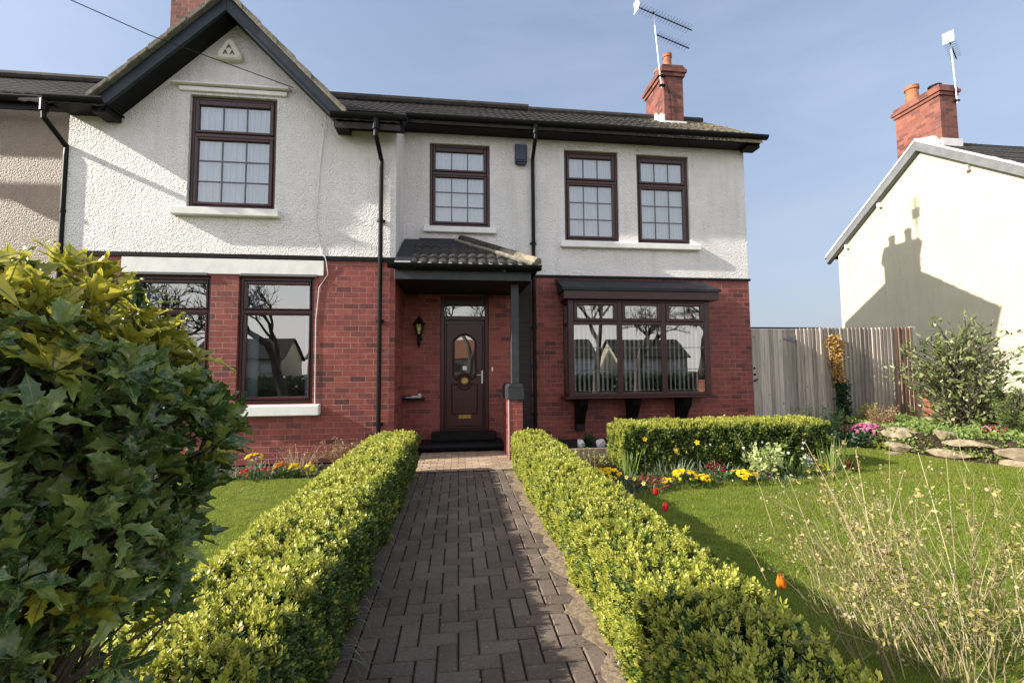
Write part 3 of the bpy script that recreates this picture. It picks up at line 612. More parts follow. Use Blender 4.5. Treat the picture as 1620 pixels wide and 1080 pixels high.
# front door
dy = D2 + .06
d = MB(); d.box(-.32, -.25, dy, dy + .08, .27, 2.67); d.box(.47, .54, dy, dy + .08, .27, 2.67); d.box(-.25, .47, dy, dy + .08, 2.52, 2.67); d.box(-.25, .47, dy, dy + .08, 2.235, 2.31); d.box(-.25, .47, dy, dy + .08, .27, .30)
dframe = d.build('door_frame', M['upvc'], house, .006)
t = MB(); t.poly([(-.25, dy + .04, 2.31), (.47, dy + .04, 2.31), (.47, dy + .04, 2.52), (-.25, dy + .04, 2.52)]); t.build('pane', M['glass'], dframe)
DX = .11
arch = [(-.175, 1.22), (-.175, 1.86)] + [(-.175 + .35 * i / 14, 1.86 + .11 * math.sin(PI * i / 14) ** 1.0) for i in range(1, 14)] + [(.175, 1.86), (.175, 1.22)]
# the glass is cut round the roundel at its foot
arch = [(.175, 1.24), (.175, 1.86)] + [(.175 - .35 * i / 14, 1.86 + .10 * math.sin(PI * i / 14)) for i in range(1, 14)] + [(-.175, 1.86), (-.175, 1.24)] + [(.15 * math.cos(PI * (1 - i / 10)), 1.15 + .15 * math.sin(PI * (1 - i / 10))) for i in range(1, 10)][:]
def ring(mb, pts, y0, y1, w, m=0):
    """moulding that follows a closed outline: a sloped bead w wide"""
    n = len(pts); c = (sum(p[0] for p in pts) / n, sum(p[1] for p in pts) / n); out = []
    for i in range(n):
        p0, p1, p2 = Vector(pts[i - 1]), Vector(pts[i]), Vector(pts[(i + 1) % n]); t = (p2 - p0)
        nn = Vector((t.y, -t.x)); nn = nn.normalized() if nn.length > 0 else Vector((0, 0)); out.append(p1 + nn * w)
    k = len(mb.v); mid = [(Vector(a) + b2) / 2 for a, b2 in zip(pts, out)]
    for (P, y) in ((pts, y1), (mid, y0), (out, y1)): mb.v += [(DX + p[0], y, p[1]) for p in P]
    for r in (0, 1):
        for i in range(n): j = (i + 1) % n; mb.f.append((k + r * n + i, k + r * n + j, k + (r + 1) * n + j, k + (r + 1) * n + i)); mb.m.append(m)
lf = MB(); ly = dy + .012
lf.box(-.245, .465, ly, ly + .05, .305, 2.23)
A2 = [(p[0], p[1]) for p in arch]; ring(lf, A2, ly - .022, ly + .004, .045)
circ = [(.085 * math.cos(2 * PI * i / 24), 1.15 + .085 * math.sin(2 * PI * i / 24)) for i in range(24)]; ring(lf, circ, ly - .02, ly + .004, .03)
low = [(-.21, .58), (-.21, 1.08), (-.13, 1.08)] + [(.15 * math.cos(PI * (1 + i / 10)), 1.13 + .15 * math.sin(PI * (1 + i / 10))) for i in range(1, 10)] + [(.13, 1.08), (.21, 1.08), (.21, .58)]
ring(lf, low[::-1], ly - .018, ly + .004, .035)
ring(lf, [(.31, .36), (.31, 2.16), (-.31, 2.16), (-.31, .36)], ly - .012, ly + .004, .03)
door = lf.build('front_door', M['upvc'], house, .003)
t = MB(); t.poly([(DX + p[0], ly - .004, p[1]) for p in arch]); t.build('pane', M['glass'], door)
t = MB(); t.box(DX - .035, DX + .035, ly - .008, ly - .005, 1.345, 1.415); t.build('sticker', M['white'], door)
t = MB(); t.lathe([(.001, -.03), (.03, -.03), (.036, -.018), (.055, -.018), (.06, -.008), (.062, 0)], (DX, ly - .001, 1.15), 20, axis='y'); t.tube([(DX + .035 * math.cos(w), ly - .035, 1.14 + .04 * math.sin(w)) for w in [2 * PI * i / 16 for i in range(17)]], .006, 6); t.build('knocker', M['brass'], door, smooth=False)
t = MB(); t.box(.0, .225, ly - .012, ly - .001, .485, .555); t.box(.012, .213, ly - .02, ly - .011, .497, .523); t.box(.012, .213, ly - .018, ly - .011, .528, .545); t.build('letterbox', M['brass'], door, .004)
t = MB(); t.box(.405, .437, ly - .012, ly - .001, 1.10, 1.33); t.tube([(.42, ly - .01, 1.255), (.42, ly - .05, 1.255), (.32, ly - .055, 1.255)], .009, 8); t.tube([(.42, ly - .012, 1.13), (.42, ly - .02, 1.13)], .012, 10); t.build('handle', M['chrome'], door, .003)
t = MB(); t.box(-.27, .49, dy - .03, dy + .02, .275, .302); t.build('threshold', M['upvc'], dframe, .004)

# bay window on brackets
YB = 7.5
by = MB()
xs = [1.90, 2.83, 3.65, 4.52]; z0, z1 = .87, 2.56
by.box(1.90, 2.0, YB, YB + .09, z0, z1); by.box(4.42, 4.52, YB, YB + .09, z0, z1)
for x in xs[1:3]: by.box(x - .045, x + .045, YB + .002, YB + .08, z0 + .055, z1 - .04)
by.box(2.0, 4.42, YB, YB + .08, z0, z0 + .055); by.box(2.0, 4.42, YB, YB + .08, z1 - .04, z1)
segs = ((2.0, 2.785), (2.875, 3.605), (3.695, 4.42))
for a, b2 in segs: by.box(a, b2, YB + .001, YB + .08, 2.12, 2.18)
for x in (1.90, 4.46):            # sides
    by.box(x, x + .06, YB + .091, D2 - .002, z0, z0 + .055); by.box(x, x + .06, YB + .091, D2 - .002, z1 - .04, z1); by.box(x, x + .06, YB + .091, D2 - .002, 2.12, 2.18); by.box(x, x + .06, D2 - .07, D2 - .002, z0 + .055, z1 - .04)
for a, b2 in segs:                # casements of the top lights
    zz0, zz1 = 2.184, z1 - .044; ys = YB - .012
    by.box(a + .004, a + .06, ys, YB + .06, zz0, zz1); by.box(b2 - .06, b2 - .004, ys, YB + .06, zz0, zz1); by.box(a + .06, b2 - .06, ys, YB + .06, zz0, zz0 + .05); by.box(a + .06, b2 - .06, ys, YB + .06, zz1 - .05, zz1)
bay = by.build('bay_window', M['upvc'], house, .006)
t = MB()
for a, b2 in segs:
    t.poly([(a, YB + .03, z0 + .05), (b2, YB + .03, z0 + .05), (b2, YB + .03, 2.12), (a, YB + .03, 2.12)]); t.poly([(a + .06, YB + .03, 2.234), (b2 - .06, YB + .03, 2.234), (b2 - .06, YB + .03, z1 - .09), (a + .06, YB + .03, z1 - .09)])
for x in (1.93, 4.49): 
    t.poly([(x, YB + .09, z0 + .05), (x, D2 - .07, z0 + .05), (x, D2 - .07, 2.12), (x, YB + .09, 2.12)]); t.poly([(x, YB + .09, 2.18), (x, D2 - .07, 2.18), (x, D2 - .07, z1 - .04), (x, YB + .09, z1 - .04)])
t.build('pane', M['glass'], bay)
for a, b2 in segs:
    for z in (1.33, 1.72): t = MB(); t.box(a, b2, YB + .022, YB + .036, z - .006, z + .006); t.build('glazing_bar', M['bars'], bay)
    m_ = (a + b2) / 2; t = MB(); t.box(m_ - .005, m_ + .005, YB + .021, YB + .037, 2.234, z1 - .09); t.build('glazing_bar', M['bars'], bay)
bl = MB(); x = 2.05
while x < 4.42:
    if not (3.62 < x < 3.70): 
        w_ = .038; an = .75 + rng.uniform(-.12, .12); cx, cy = math.cos(an) * w_, math.sin(an) * w_
        bl.poly([(x - cx, YB + .17 - cy, .97), (x + cx, YB + .17 + cy, .97), (x + cx, YB + .17 + cy, 2.45), (x - cx, YB + .17 - cy, 2.45)])
        bl.box(x - cx, x + cx, YB + .15, YB + .19, .955, .969)
    x += .085
bl.box(2.02, 4.42, YB + .15, YB + .19, 2.45, 2.49)
bl.build('vertical_blind', M['blind'], bay)
t = MB(); t.box(1.98, 4.44, YB + .09, D2 + .2, .88, .925); t.build('window_board', M['white'], bay)
t = MB(); t.prism([(1.82, YB - .07, .83), (4.60, YB - .07, .83), (4.58, D2 - .003, .83), (1.84, D2 - .003, .83)], (0, 0, .038)); t.build('bay_sill', M['upvc'], house, .008)
t = MB(); t.prism([(1.80, YB - .10, 2.562), (4.66, YB - .10, 2.562), (4.62, D2 - .003, 2.562), (1.84, D2 - .003, 2.562)], (0, 0, .145)); t.build('bay_fascia', M['upvc'], house, .006)
t = MB(); t.prism([(1.78, YB - .13, 2.709), (4.69, YB - .13, 2.709), (4.66, D2 - .003, 2.709), (1.80, D2 - .003, 2.709)], (0, 0, .045))
t.v += [(1.78, YB - .13, 2.756), (4.69, YB - .13, 2.756), (4.62, D2 - .003, 3.0), (1.76, D2 - .003, 3.0), (1.80, D2 - .003, 2.756), (4.66, D2 - .003, 2.756)]; k = len(t.v) - 6
t.f += [(k, k + 1, k + 2, k + 3), (k, k + 3, k + 4), (k + 1, k + 5, k + 2)]; t.m += [0, 0, 0]
t.build('bay_roof', M['lead'], house)
for x in (2.165, 3.135, 4.085):
    t = MB(); t.prism([(x - .08, D2 - .003, .82), (x - .08, YB + .02, .82), (x - .08, YB + .06, .70), (x - .08, YB + .20, .52), (x - .08, D2 - .12, .36), (x - .08, D2 - .14, .26), (x - .08, D2 - .003, .26)], (.16, 0, 0)); t.build('bracket', M['black'], house, .006)
# cables on the wall
def cable(name, pts, r, mt, par=None):
    t = MB(); t.tube(pts, r, 6); return t.build(name, mt, par)
cable('cable', [(-2.04, D1 - .30, 5.10), (-2.05, D1 - .01, 5.02), (-2.10, D1 - .008, 4.6), (-2.15, D1 - .008, 3.6), (-2.05, D1 - .008, 3.1), (-2.0, D1 - .026, 3.06), (-1.98, D1 - .026, 2.99), (-1.96, D1 - .008, 2.8), (-2.08, D1 - .008, 2.6), (-2.12, D1 - .008, 2.1), (-2.11, D1 - .008, .85)], .006, M['white'], house)
tag(cable('overhead_wire', [(-16, -9.5, 6.2), (-9, 1.5, 5.75), (-4.27, 6.45, 6.03), (-2.39, 6.53, 5.46)], .006, M['plastic']), 'thin black overhead wire running across the gable to its right eave', 'wire')
# left neighbour, joined to this house
adj = thing('adjoining_house', 'pebbledashed house wall joined on at the left edge beyond the downpipe', 'house', (-8, D2, 0))
a = MB(); a.poly([(-9.5, D2 - .35, 0), (WL, D2 - .35, 0), (WL, D2 - .35, 5.7), (-9.5, D2 - .35, 5.7)]); a.build('wall', M['pebble'], adj)
a = MB(); a.box(-9.5, WL - .02, 7.25, 7.28, 5.3, 5.46); a.build('fascia', M['black'], adj); a = gutter(-9.5, WL - .25, 7.19, 5.45, par=adj)

# small things fixed on the house
o = thing('alarm_box', 'cream triangular alarm box with three letter As high in the gable', 'alarm box', (-3.42, D1, 6.15))
def tri(c, r, rc, y, n=4):
    P = []
    for k in range(3):
        a = PI / 2 + k * 2 * PI / 3
        for i in range(n + 1): w_ = a - PI / 3 + (2 * PI / 3) * i / n; P.append((c[0] + (r - rc) * math.cos(a) + rc * math.cos(w_), y, c[1] + (r - rc) * math.sin(a) + rc * math.sin(w_)))
    return P
M['alarm'] = simple('cream_plastic', (.56, .54, .46), (.62, .60, .52), 8, .5, .4); M['ink'] = simple('dark_print', (.03, .035, .05), None, rough=.5)
t = MB(); P0, P1, P2 = tri((-3.42, 6.15), .20, .06, D1 - .002), tri((-3.42, 6.15), .20, .06, D1 - .075), tri((-3.42, 6.15), .165, .05, D1 - .095)
n = len(P0); t.v += P0 + P1 + P2
for r in (0, 1):
    for i in range(n): j = (i + 1) % n; t.f.append((r * n + i, r * n + j, (r + 1) * n + j, (r + 1) * n + i)); t.m.append(0)
t.f.append(tuple(2 * n + i for i in range(n))); t.m.append(0); t.build('casing', M['alarm'], o)
def text(body, x, z, y, size, mt, par, name='lettering'):
    cu = bpy.data.curves.new('lettering', 'FONT'); cu.body = body; cu.size = size; cu.align_x = 'CENTER'; cu.align_y = 'CENTER'; cu.extrude = .001; cu.offset = .003
    to = bpy.data.objects.new('lettering_curve', cu); COL.objects.link(to); dg = bpy.context.evaluated_depsgraph_get(); me = bpy.data.meshes.new_from_object(to.evaluated_get(dg)); bpy.data.objects.remove(to)
    me.materials.clear(); me.materials.append(mt); me.transform(Matrix.Translation((x, y, z)) @ Matrix.Rotation(PI / 2, 4, 'X')); return link(name, me, par)
text('A', -3.42, 6.205, D1 - .098, .10, M['ink'], o); text('A', -3.468, 6.115, D1 - .098, .10, M['ink'], o); text('A', -3.372, 6.115, D1 - .098, .10, M['ink'], o)
o = thing('alarm_box', 'dark blue boxy alarm case beside the right downpipe below the eaves', 'alarm box', (1.14, D2, 5.3))
M['blue'] = simple('dark_blue_plastic', (.016, .024, .06), None, rough=.35); t = MB(); t.prism([(1.03, D2 - .01, 5.14), (1.25, D2 - .01, 5.14), (1.25, D2 - .01, 5.47), (1.03, D2 - .01, 5.47)], (0, -.09, 0)); t.box(1.045, 1.235, D2 - .112, D2 - .099, 5.17, 5.455); t.build('casing', M['blue'], o, .012, seg=2)
t = MB(); t.box(1.06, 1.22, D2 - .085, D2 - .02, 5.10, 5.139); t.build('light_lens', M['ink'], o, .006)
# porch lantern
o = thing('wall_lantern', 'black carriage lantern on the brick wall left of the front door', 'lantern', (-.68, D2, 2.0))
t = MB(); t.tube([(-.68, D2 - .002, 1.90), (-.68, D2 - .015, 1.90)], .05, 14); t.lathe([(.001, 1.74), (.02, 1.76), (.035, 1.82), (.02, 1.88), (.028, 1.93), (.05, 1.97)], (-.68, D2 - .12, 0), 10); t.tube([(-.68, D2 - .01, 1.90), (-.68, D2 - .07, 1.84), (-.68, D2 - .12, 1.88)], .014, 8)
for i in range(6): w_ = 2 * PI * i / 6; t.tube([(-.68 + .05 * math.cos(w_), D2 - .12 + .05 * math.sin(w_), 1.96), (-.68 + .085 * math.cos(w_), D2 - .12 + .085 * math.sin(w_), 2.14)], .006, 5)
t.lathe([(.1, 2.13), (.105, 2.15), (.06, 2.21), (.05, 2.215), (.045, 2.235), (.02, 2.26), (.008, 2.28), (.012, 2.30), (.002, 2.34)], (-.68, D2 - .12, 0), 6); t.build('body', M['black'], o)
t = MB(); t.lathe([(.046, 1.965), (.082, 2.135)], (-.68, D2 - .12, 0), 6); t.build('glass', M['glass'], o)
t = MB(); t.lathe([(.001, 1.99), (.012, 1.99), (.012, 2.02), (.03, 2.06), (.025, 2.09), (.001, 2.105)], (-.68, D2 - .12, 0), 10); t.build('bulb', M['white'], o, smooth=True)
tag(MB().box(.585, .612, D2 - .018, D2 - .001, 1.32, 1.395).build('doorbell', M['white'], None, .004), 'tiny white doorbell on the brick right of the front door', 'doorbell')
o = tag(MB().box(-.945, -.58, D2 - .18, D2 - .002, .835, .872).build('wall_shelf', M['black'], None, .006), 'small black ledge shelf on the brick in the porch corner', 'shelf')
t = MB(); t.prism([(-.90, D2 - .14, .875), (-.64, D2 - .13, .875), (-.65, D2 - .05, .875), (-.88, D2 - .06, .875)], (0, 0, .012)); t.prism([(-.80, D2 - .12, .888), (-.65, D2 - .125, .888), (-.63, D2 - .06, .888), (-.78, D2 - .07, .888)], (.01, 0, .022)); t.lathe([(.001, .888), (.035, .89), (.03, .93), (.012, .95), (.001, .95)], (-.67, D2 - .09, .0), 8); tag(t.build('folded_paper', M['whitestone'], None, .002), 'crumpled grey paper lying on the black porch shelf', 'paper')

# aerials
def aerial(root, base, top, boomdir, booms, panel):
    up_ = Vector((0, 0, 1)); bd = Vector(boomdir).normalized(); side = bd.cross(up_).normalized()
    t = MB(); t.tube([base, top], .016, 8); t.build('mast', M['alu'], root)
    for (f, l0, l1, rr) in booms:
        c = Vector(base).lerp(Vector(top), f); t = MB(); t.tube([c - bd * l0, c + bd * l1], .012, 6); n = int((l0 + l1) / .075)
        for i in range(n): p = c + bd * (-l0 + .05 + i * .075); s_ = side * rr; t.tube([p - s_, p + s_ ], .0045, 4); 
        for i in range(n): p = c + bd * (-l0 + .05 + i * .075); t.tube([p, p + up_ * rr * .55], .004, 4)
        t.build('boom', M['plastic'], root)
        if panel and f > .9:
            q = c - bd * l0; t = MB()
            for s1, u1 in ((1, 1), (1, -1)):
                pa, pb = q + side * .02, q + side * .02; 
            v = [q + side * .10 * a_ + up_ * .13 * b_ - bd * .03 * abs(b_) for a_, b_ in ((-1, -1), (1, -1), (1, 0), (1, 1), (-1, 1), (-1, 0))]
            t.prism(v, bd * .008); t.build('reflector', M['white'], root)
    return root
ar = thing('tv_aerial', 'tv aerial with two booms and a white reflector on the red house chimney', 'aerial', (4.5, 9.0, 7.7))
aerial(ar, (4.47, 8.97, 7.55), (4.33, 8.96, 9.25), (.95, .12, -.20), [(1.0, .42, 1.0, .13), (.72, .0, .86, .11)], True)
t = MB(); t.tube([(4.33, 8.96, 9.23), (4.32, 8.95, 9.29)], .02, 6); t.build('cap', M['plastic'], ar); t = MB(); t.box(4.42, 4.55, 8.93, 8.99, 7.58, 7.62); t.build('bracket', M['plastic'], ar); t = MB(); t.box(4.43, 4.56, 8.93, 8.99, 7.80, 7.84); t.build('bracket', M['plastic'], ar); t = MB(); t.tube([(4.55, 8.96, 7.75), (4.66, 8.985, 7.5), (4.7, 8.985, 7.0), (4.68, 8.985, 6.75)], .007, 5); t.build('cable', M['plastic'], ar)
# ------------------------------------------------------------------ ground, path, lawns, beds
g = MB(); g.poly([(-150, -150, -.03), (150, -150, -.03), (150, 200, -.03), (-150, 200, -.03)]); struct(g.build('ground', M['yard']))
def sheet(name, pts, z, mt): b = MB(); b.poly([(p[0], p[1], z) for p in pts]); return struct(b.build(name, mt))
sheet('garden_soil', [(-9, -1.6), (9.3, -1.6), (9.3, 8.2), (-9, 8.2)], -.022, M['soil'])
LL = [(-9, -1.3), (-1.12, -1.3), (-1.12, 5.98), (-2.2, 6.0), (-9, 6.05)]
BED = [(1.1, 6.4), (1.1, 4.3), (1.6, 4.4), (2.3, 4.82), (3.1, 4.9), (3.9, 4.83), (4.6, 5.0), (5.1, 5.35), (5.3, 5.8), (5.35, 6.4)]
LR = [(1.28, -1.3), (9.3, -1.3), (9.3, 4.6), (7.6, 5.0), (7.2, 5.6), (7.0, 6.3), (6.7, 6.85), (5.35, 6.75), (5.35, 5.8), (5.1, 5.35), (4.6, 5.0), (3.9, 4.83), (3.1, 4.9), (2.3, 4.82), (1.6, 4.4), (1.28, 4.32)]
sheet('lawn_left', LL, -.012, M['turf']); sheet('lawn_right', LR, -.012, M['turf'])
def inside(P, poly):
    x, y = P[:, 0], P[:, 1]; r = np.zeros(len(P), bool); n = len(poly)
    for i in range(n):
        (x0, y0), (x1, y1) = poly[i], poly[(i + 1) % n]
        c = ((y0 > y) != (y1 > y)) & (x < (x1 - x0) * (y - y0) / (y1 - y0 + 1e-12) + x0); r ^= c
    return r
M['grass'] = leaf('grass_blade', [(0, (.15, .22, .022)), (.5, (.22, .29, .03)), (.9, (.29, .34, .045)), (1, (.38, .36, .11))], .5, .5, .3, noise=(1.3, (.31, .29, .075), .46, .72))
def lawn(name, poly, n, ymin=-1.3):
    x0, x1 = min(p[0] for p in poly), min(max(p[0] for p in poly), 9.3); y0, y1 = ymin, max(p[1] for p in poly)
    P = np.column_stack([rng.uniform(x0, x1, n), y0 + (y1 - y0) * rng.random(n) ** 1.15]); P = P[inside(P, poly)]; k = len(P)
    # faint mowing texture: density falls in small patches
    keep = rng.random(k) < .75 + .25 * np.sin(P[:, 0] * 3.1 + np.sin(P[:, 1] * 2.3) * 2) * np.sin(P[:, 1] * 2.7); P = P[keep]; k = len(P)
    d = np.column_stack([rng.normal(0, .45, k), rng.normal(0, .45, k), np.ones(k)]); C = Cloud()
    C.add(BLADE[0], BLADE[1], 0, np.column_stack([P, np.full(k, -.014)]), frames(d), np.column_stack([rng.uniform(.003, .006, k), np.ones(k), rng.uniform(.014, .034, k) * (1.05 + .35 * np.sin(P[:, 0] * 4.3 + 2 * np.sin(P[:, 1] * 3.1)) * np.sin(P[:, 1] * 5.7) + .5 * (rng.random(k) < .04))]))
    o = C.build(name, M['grass']); o['kind'] = 'stuff'; return o
lawn('grass_left', [(-5.6, .2), (-1.12, .2), (-1.12, 5.98), (-2.2, 6.0), (-5.6, 6.05)], 150000, .2); lawn('grass_right', LR, 330000, .2)

# longer grass the mower misses, along the hedge and the border
k = 9000; t_ = rng.random(k); e_ = np.array(LR[8:] + [(1.28, .3)]); i_ = np.minimum((t_ * (len(e_) - 1)).astype(int), len(e_) - 2); f_ = rng.random(k)[:, None]; P = e_[i_] * (1 - f_) + e_[i_ + 1] * f_ + rng.normal(0, .03, (k, 2)); P[:, 1] = np.where(rng.random(k) < .35, rng.uniform(.4, 4.3, k), P[:, 1]); P[:, 0] = np.where(P[:, 1] < 4.25, 1.27 + np.abs(rng.normal(0, .035, k)), P[:, 0])
C = Cloud(); C.add(BLADE[0], BLADE[1], 0, np.column_stack([P, np.full(k, -.014)]), frames(np.column_stack([rng.normal(0, .5, k), rng.normal(0, .5, k), np.ones(k)])), np.column_stack([rng.uniform(.004, .007, k), np.ones(k), rng.uniform(.04, .085, k)])); o = C.build('grass_edge', M['grass']); o['kind'] = 'stuff'
# block paved path: 90 degree herringbone between soldier edges, stretcher rows at the door
PX0, PX1 = -.60, .80
bx = MB(); bx.poly([(PX0 - .02, -1.4, -.0095), (PX1 + .02, -1.4, -.0095), (PX1 + .02, 7.9, -.0095), (PX0 - .02, 7.9, -.0095)], 1)
PM = 0
def block(x0, x1, y0, y1):
    x0, x1 = max(x0, PX0 + .10), min(x1, PX1 - .0); 
    if x1 - x0 < .02 or y1 - y0 < .02: return
    _block(x0, x1, y0, y1)
def _block(x0, x1, y0, y1):
    q = .0036; x0 += q; x1 -= q; y0 += q; y1 -= q; c = .006; h = rng.uniform(-.003, .003); tx, ty = rng.normal(0, .004, 2)
    if x1 - x0 < .012 or y1 - y0 < .012: return
    k = len(bx.v); zt = lambda x, y: h + tx * (x - x0) + ty * (y - y0)
    for (a, b2, c2, d2, dz) in ((x0, x1, y0, y1, -.008), (x0 + c, x1 - c, y0 + c, y1 - c, 0)):
        for (x, y) in ((a, c2), (b2, c2), (b2, d2), (a, d2)): bx.v.append((x, y, zt(x, y) + dz))
    for i in range(4): bx.v.append((bx.v[k + i][0], bx.v[k + i][1], -.03))
    bx.f.append((k + 4, k + 5, k + 6, k + 7)); bx.m.append(PM)
    for i in range(4): 
        j = (i + 1) % 4; bx.f.append((k + i, k + j, k + 4 + j, k + 4 + i)); bx.m.append(PM); bx.f.append((k + 8 + i, k + 8 + j, k + j, k + i)); bx.m.append(PM)
u = .1
for i in range(-3, 12):
    for j in range(-16, 66):
        x, y = PX0 + .10 + i * u, j * u; ck = (i - j) % 4
        if y > 5.95: continue
        if ck == 0: block(x, x + 2 * u, y, y + u)
        elif ck == 3: block(x, x + u, y, min(y + 2 * u, 6.1))
y = -1.4
while y < 6.0: _block(PX0, PX0 + .10, y, y + .2); y += .2
PM = 2
for r in range(14):
    y = 6.1 + r * .1; x = PX0 - (.1 if r % 2 else 0)
    while x < PX1: a, b2 = max(x, PX0), min(x + .2, PX1); _block(a, b2, y, min(y + .1, 7.46)) if b2 - a > .03 else 0; x += .2
struct(bx.build('block_path', [M['paver'], M['soil'], M['buff']]))
# sandy soil washed over the right edge of the path
e = MB(); n = 70; xs = []
for i in range(n + 1):
    y = .6 + i * (5.3 / n); xs.append((.645 + .035 * math.sin(i * .7) + .03 * math.sin(i * 1.9 + 1) + rng.uniform(-.012, .012), y))
for i in range(n): (a, y0), (b2, y1) = xs[i], xs[i + 1]; e.poly([(a, y0, .0035), (.98, y0, .012), (.98, y1, .012), (b2, y1, .0035)])
struct(e.build('sandy_verge', M['sand']))
# little stones, leaf crumbs and grit on the path
C = Cloud(); k = 1500; P = np.column_stack([rng.uniform(-.52, .75, k), rng.uniform(1.2, 6.6, k), np.full(k, .002)]); edge = rng.random(k) < .5; P[edge, 0] = np.where(rng.random(edge.sum()) < .6, rng.normal(.62, .06, edge.sum()), rng.normal(-.48, .05, edge.sum()))
C.add(OVAL[0], OVAL[1], 0, P, frames(unit(k)), rng.uniform(.003, .011, k)); o = C.build('path_litter', leaf('litter', [(0, (.06, .045, .03)), (.5, (.2, .16, .11)), (1, (.45, .42, .36))], .1, .9)); o['kind'] = 'stuff'

# ------------------------------------------------------------------ clipped hedges
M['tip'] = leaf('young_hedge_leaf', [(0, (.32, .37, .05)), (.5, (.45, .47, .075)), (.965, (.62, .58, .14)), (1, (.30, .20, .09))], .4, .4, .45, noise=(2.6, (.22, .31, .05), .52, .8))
M['old_shade'] = leaf('old_shaded_hedge_leaf', [(0, (.025, .06, .014)), (.5, (.06, .115, .02)), (.97, (.15, .21, .04)), (1, (.16, .10, .05))], .28, .38, .5)
M['core'] = simple('hedge_twigs', (.012, .014, .007), (.03, .03, .016), 40, .95, .05)
# one shoot: whorls of small leaves up a stem
def shoot(whorls):
    V, Fc, mi = [], [], []
    for (z, n, spread, lift, ln, wd, mt, ph) in whorls:
        for i in range(n):
            a = ph + 2 * PI * i / n; d = Vector((math.cos(a) * spread, math.sin(a) * spread, lift)).normalized(); t = Vector((-math.sin(a), math.cos(a), 0)); nn = d.cross(t)
            b0 = Vector((0, 0, z)); k = len(V)
            V += [b0, b0 + d * ln * .5 + t * wd * .5 - nn * wd * .12, b0 + d * ln, b0 + d * ln * .5 - t * wd * .5 - nn * wd * .12]; Fc.append((k, k + 1, k + 2, k + 3)); mi.append(mt)
    return np.array([tuple(v) for v in V]), np.array(Fc), np.array(mi)
SH_A = shoot([(.0, 3, 1, .35, .42, .26, 1, 0), (.22, 4, 1, .6, .42, .24, 0, .8), (.45, 3, .8, .9, .40, .23, 0, .3), (.62, 2, .5, 1.2, .38, .2, 0, 1.3)])
SH_B = shoot([(.0, 3, 1, .3, .40, .26, 1, 0), (.2, 3, 1, .6, .42, .26, 1, .8), (.4, 3, .7, .9, .36, .22, 1, .3), (.55, 2, .5, 1.2, .3, .2, 0, 1.3)])
SH_C = shoot([(.0, 3, 1, .3, .40, .26, 1, 0), (.2, 3, 1, .6, .42, .26, 1, .8), (.42, 3, .7, .9, .36, .22, 1, .3)])
def hedge(name, label, x0, x1, y0, y1, h, dens, group=None, size=.05, sides='lrfb'):
    C = Cloud(); W, D = x1 - x0, y1 - y0
    def bumpn(a, b2): return .010 * np.sin(a * 7.1 + 1.3 * np.sin(b2 * 5.3)) + .008 * np.sin(b2 * 11.7 + a * 3.1) + .008 * np.sin(a * 23 + b2 * 17)
    faces = [('t', W * D)] + [(q, (D if q in 'lr' else W) * h) for q in sides]
    for q, ar in faces:
        n = int(ar * dens); a, b2 = rng.random(n), rng.random(n)
        if q == 't': P = np.column_stack([x0 + W * a, y0 + D * b2, np.full(n, h)]); nr = np.tile([[0, 0, 1.]], (n, 1)); P[:, 2] += bumpn(P[:, 0], P[:, 1])
        else:
            z = .02 + (h - .02) * b2
            if q in 'lr': 
                s = -1 if q == 'l' else 1; X = x0 if q == 'l' else x1; yy = y0 + D * a; P = np.column_stack([X + s * (bumpn(yy, z) + .02 - .05 * (1 - z / h) ** 2), yy, z]); nr = np.tile([[s, 0, 0.]], (n, 1))
            else:
                s = -1 if q == 'f' else 1; Y = y0 if q == 'f' else y1; xx = x0 + W * a; P = np.column_stack([xx, Y + s * (bumpn(xx, z) + .02 - .05 * (1 - z / h) ** 2), z]); nr = np.tile([[0, s, 0.]], (n, 1))
        # round the shoulders
        r = .09
        for (ax, lo_, hi_) in ((0, x0, x1), (1, y0, y1)):
            dl, dh = np.clip(r - (P[:, ax] - lo_), 0, r), np.clip(r - (hi_ - P[:, ax]), 0, r)
            if q == 't': P[:, 2] -= (r - np.sqrt(np.maximum(r * r - np.maximum(dl, dh) ** 2, 0))) * .8; nr[:, ax] += (dh - dl) / r * .8
        if q != 't':
            dt = np.clip(r - (h - P[:, 2]), 0, r); nr[:, 2] += dt / r * .9; P -= nr * ((r - np.sqrt(np.maximum(r * r - dt ** 2, 0))) * .7)[:, None]
        nr /= np.linalg.norm(nr, axis=1, keepdims=True)
        up_ = np.array([[0, 0, 1.]]); d = nr * .7 + up_ * (1.0 if q == 't' else .6) + rng.normal(0, .24, (n, 3))
        # clumps and gaps
        cl = np.sin(P[:, 0] * 19 + 2 * np.sin(P[:, 1] * 13)) * np.sin(P[:, 1] * 17 + P[:, 2] * 21 + 2 * np.sin(P[:, 0] * 9))
        P += nr * (.014 * cl + rng.normal(0, .011, n))[:, None] - d / np.linalg.norm(d, axis=1, keepdims=True) * size * .55
        keep = rng.random(n) < .78 + .3 * cl; sc = size * rng.uniform(.65, 1.25, n); tall = rng.random(n) < .02; sc[tall & (q == 't')] *= 1.5
        kind = rng.random(n) + dict(t=.16, l=-.02, f=-.5, r=-.62, b=-.2)[q] + .22 * cl  # front and right sides get darker leaves: their shade put into the leaf mix
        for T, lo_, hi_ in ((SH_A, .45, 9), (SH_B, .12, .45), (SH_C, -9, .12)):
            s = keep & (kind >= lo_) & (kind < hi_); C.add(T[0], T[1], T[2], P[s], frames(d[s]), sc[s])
    core = MB(); i = .055; core.box(x0 + i, x1 - i, y0 + i, y1 - i, .0, h - .06); C.raw(core, 2)
    o = C.build(name, [M['tip'], M['old_shade'], M['core']]); return tag(o, label, 'hedge', group)
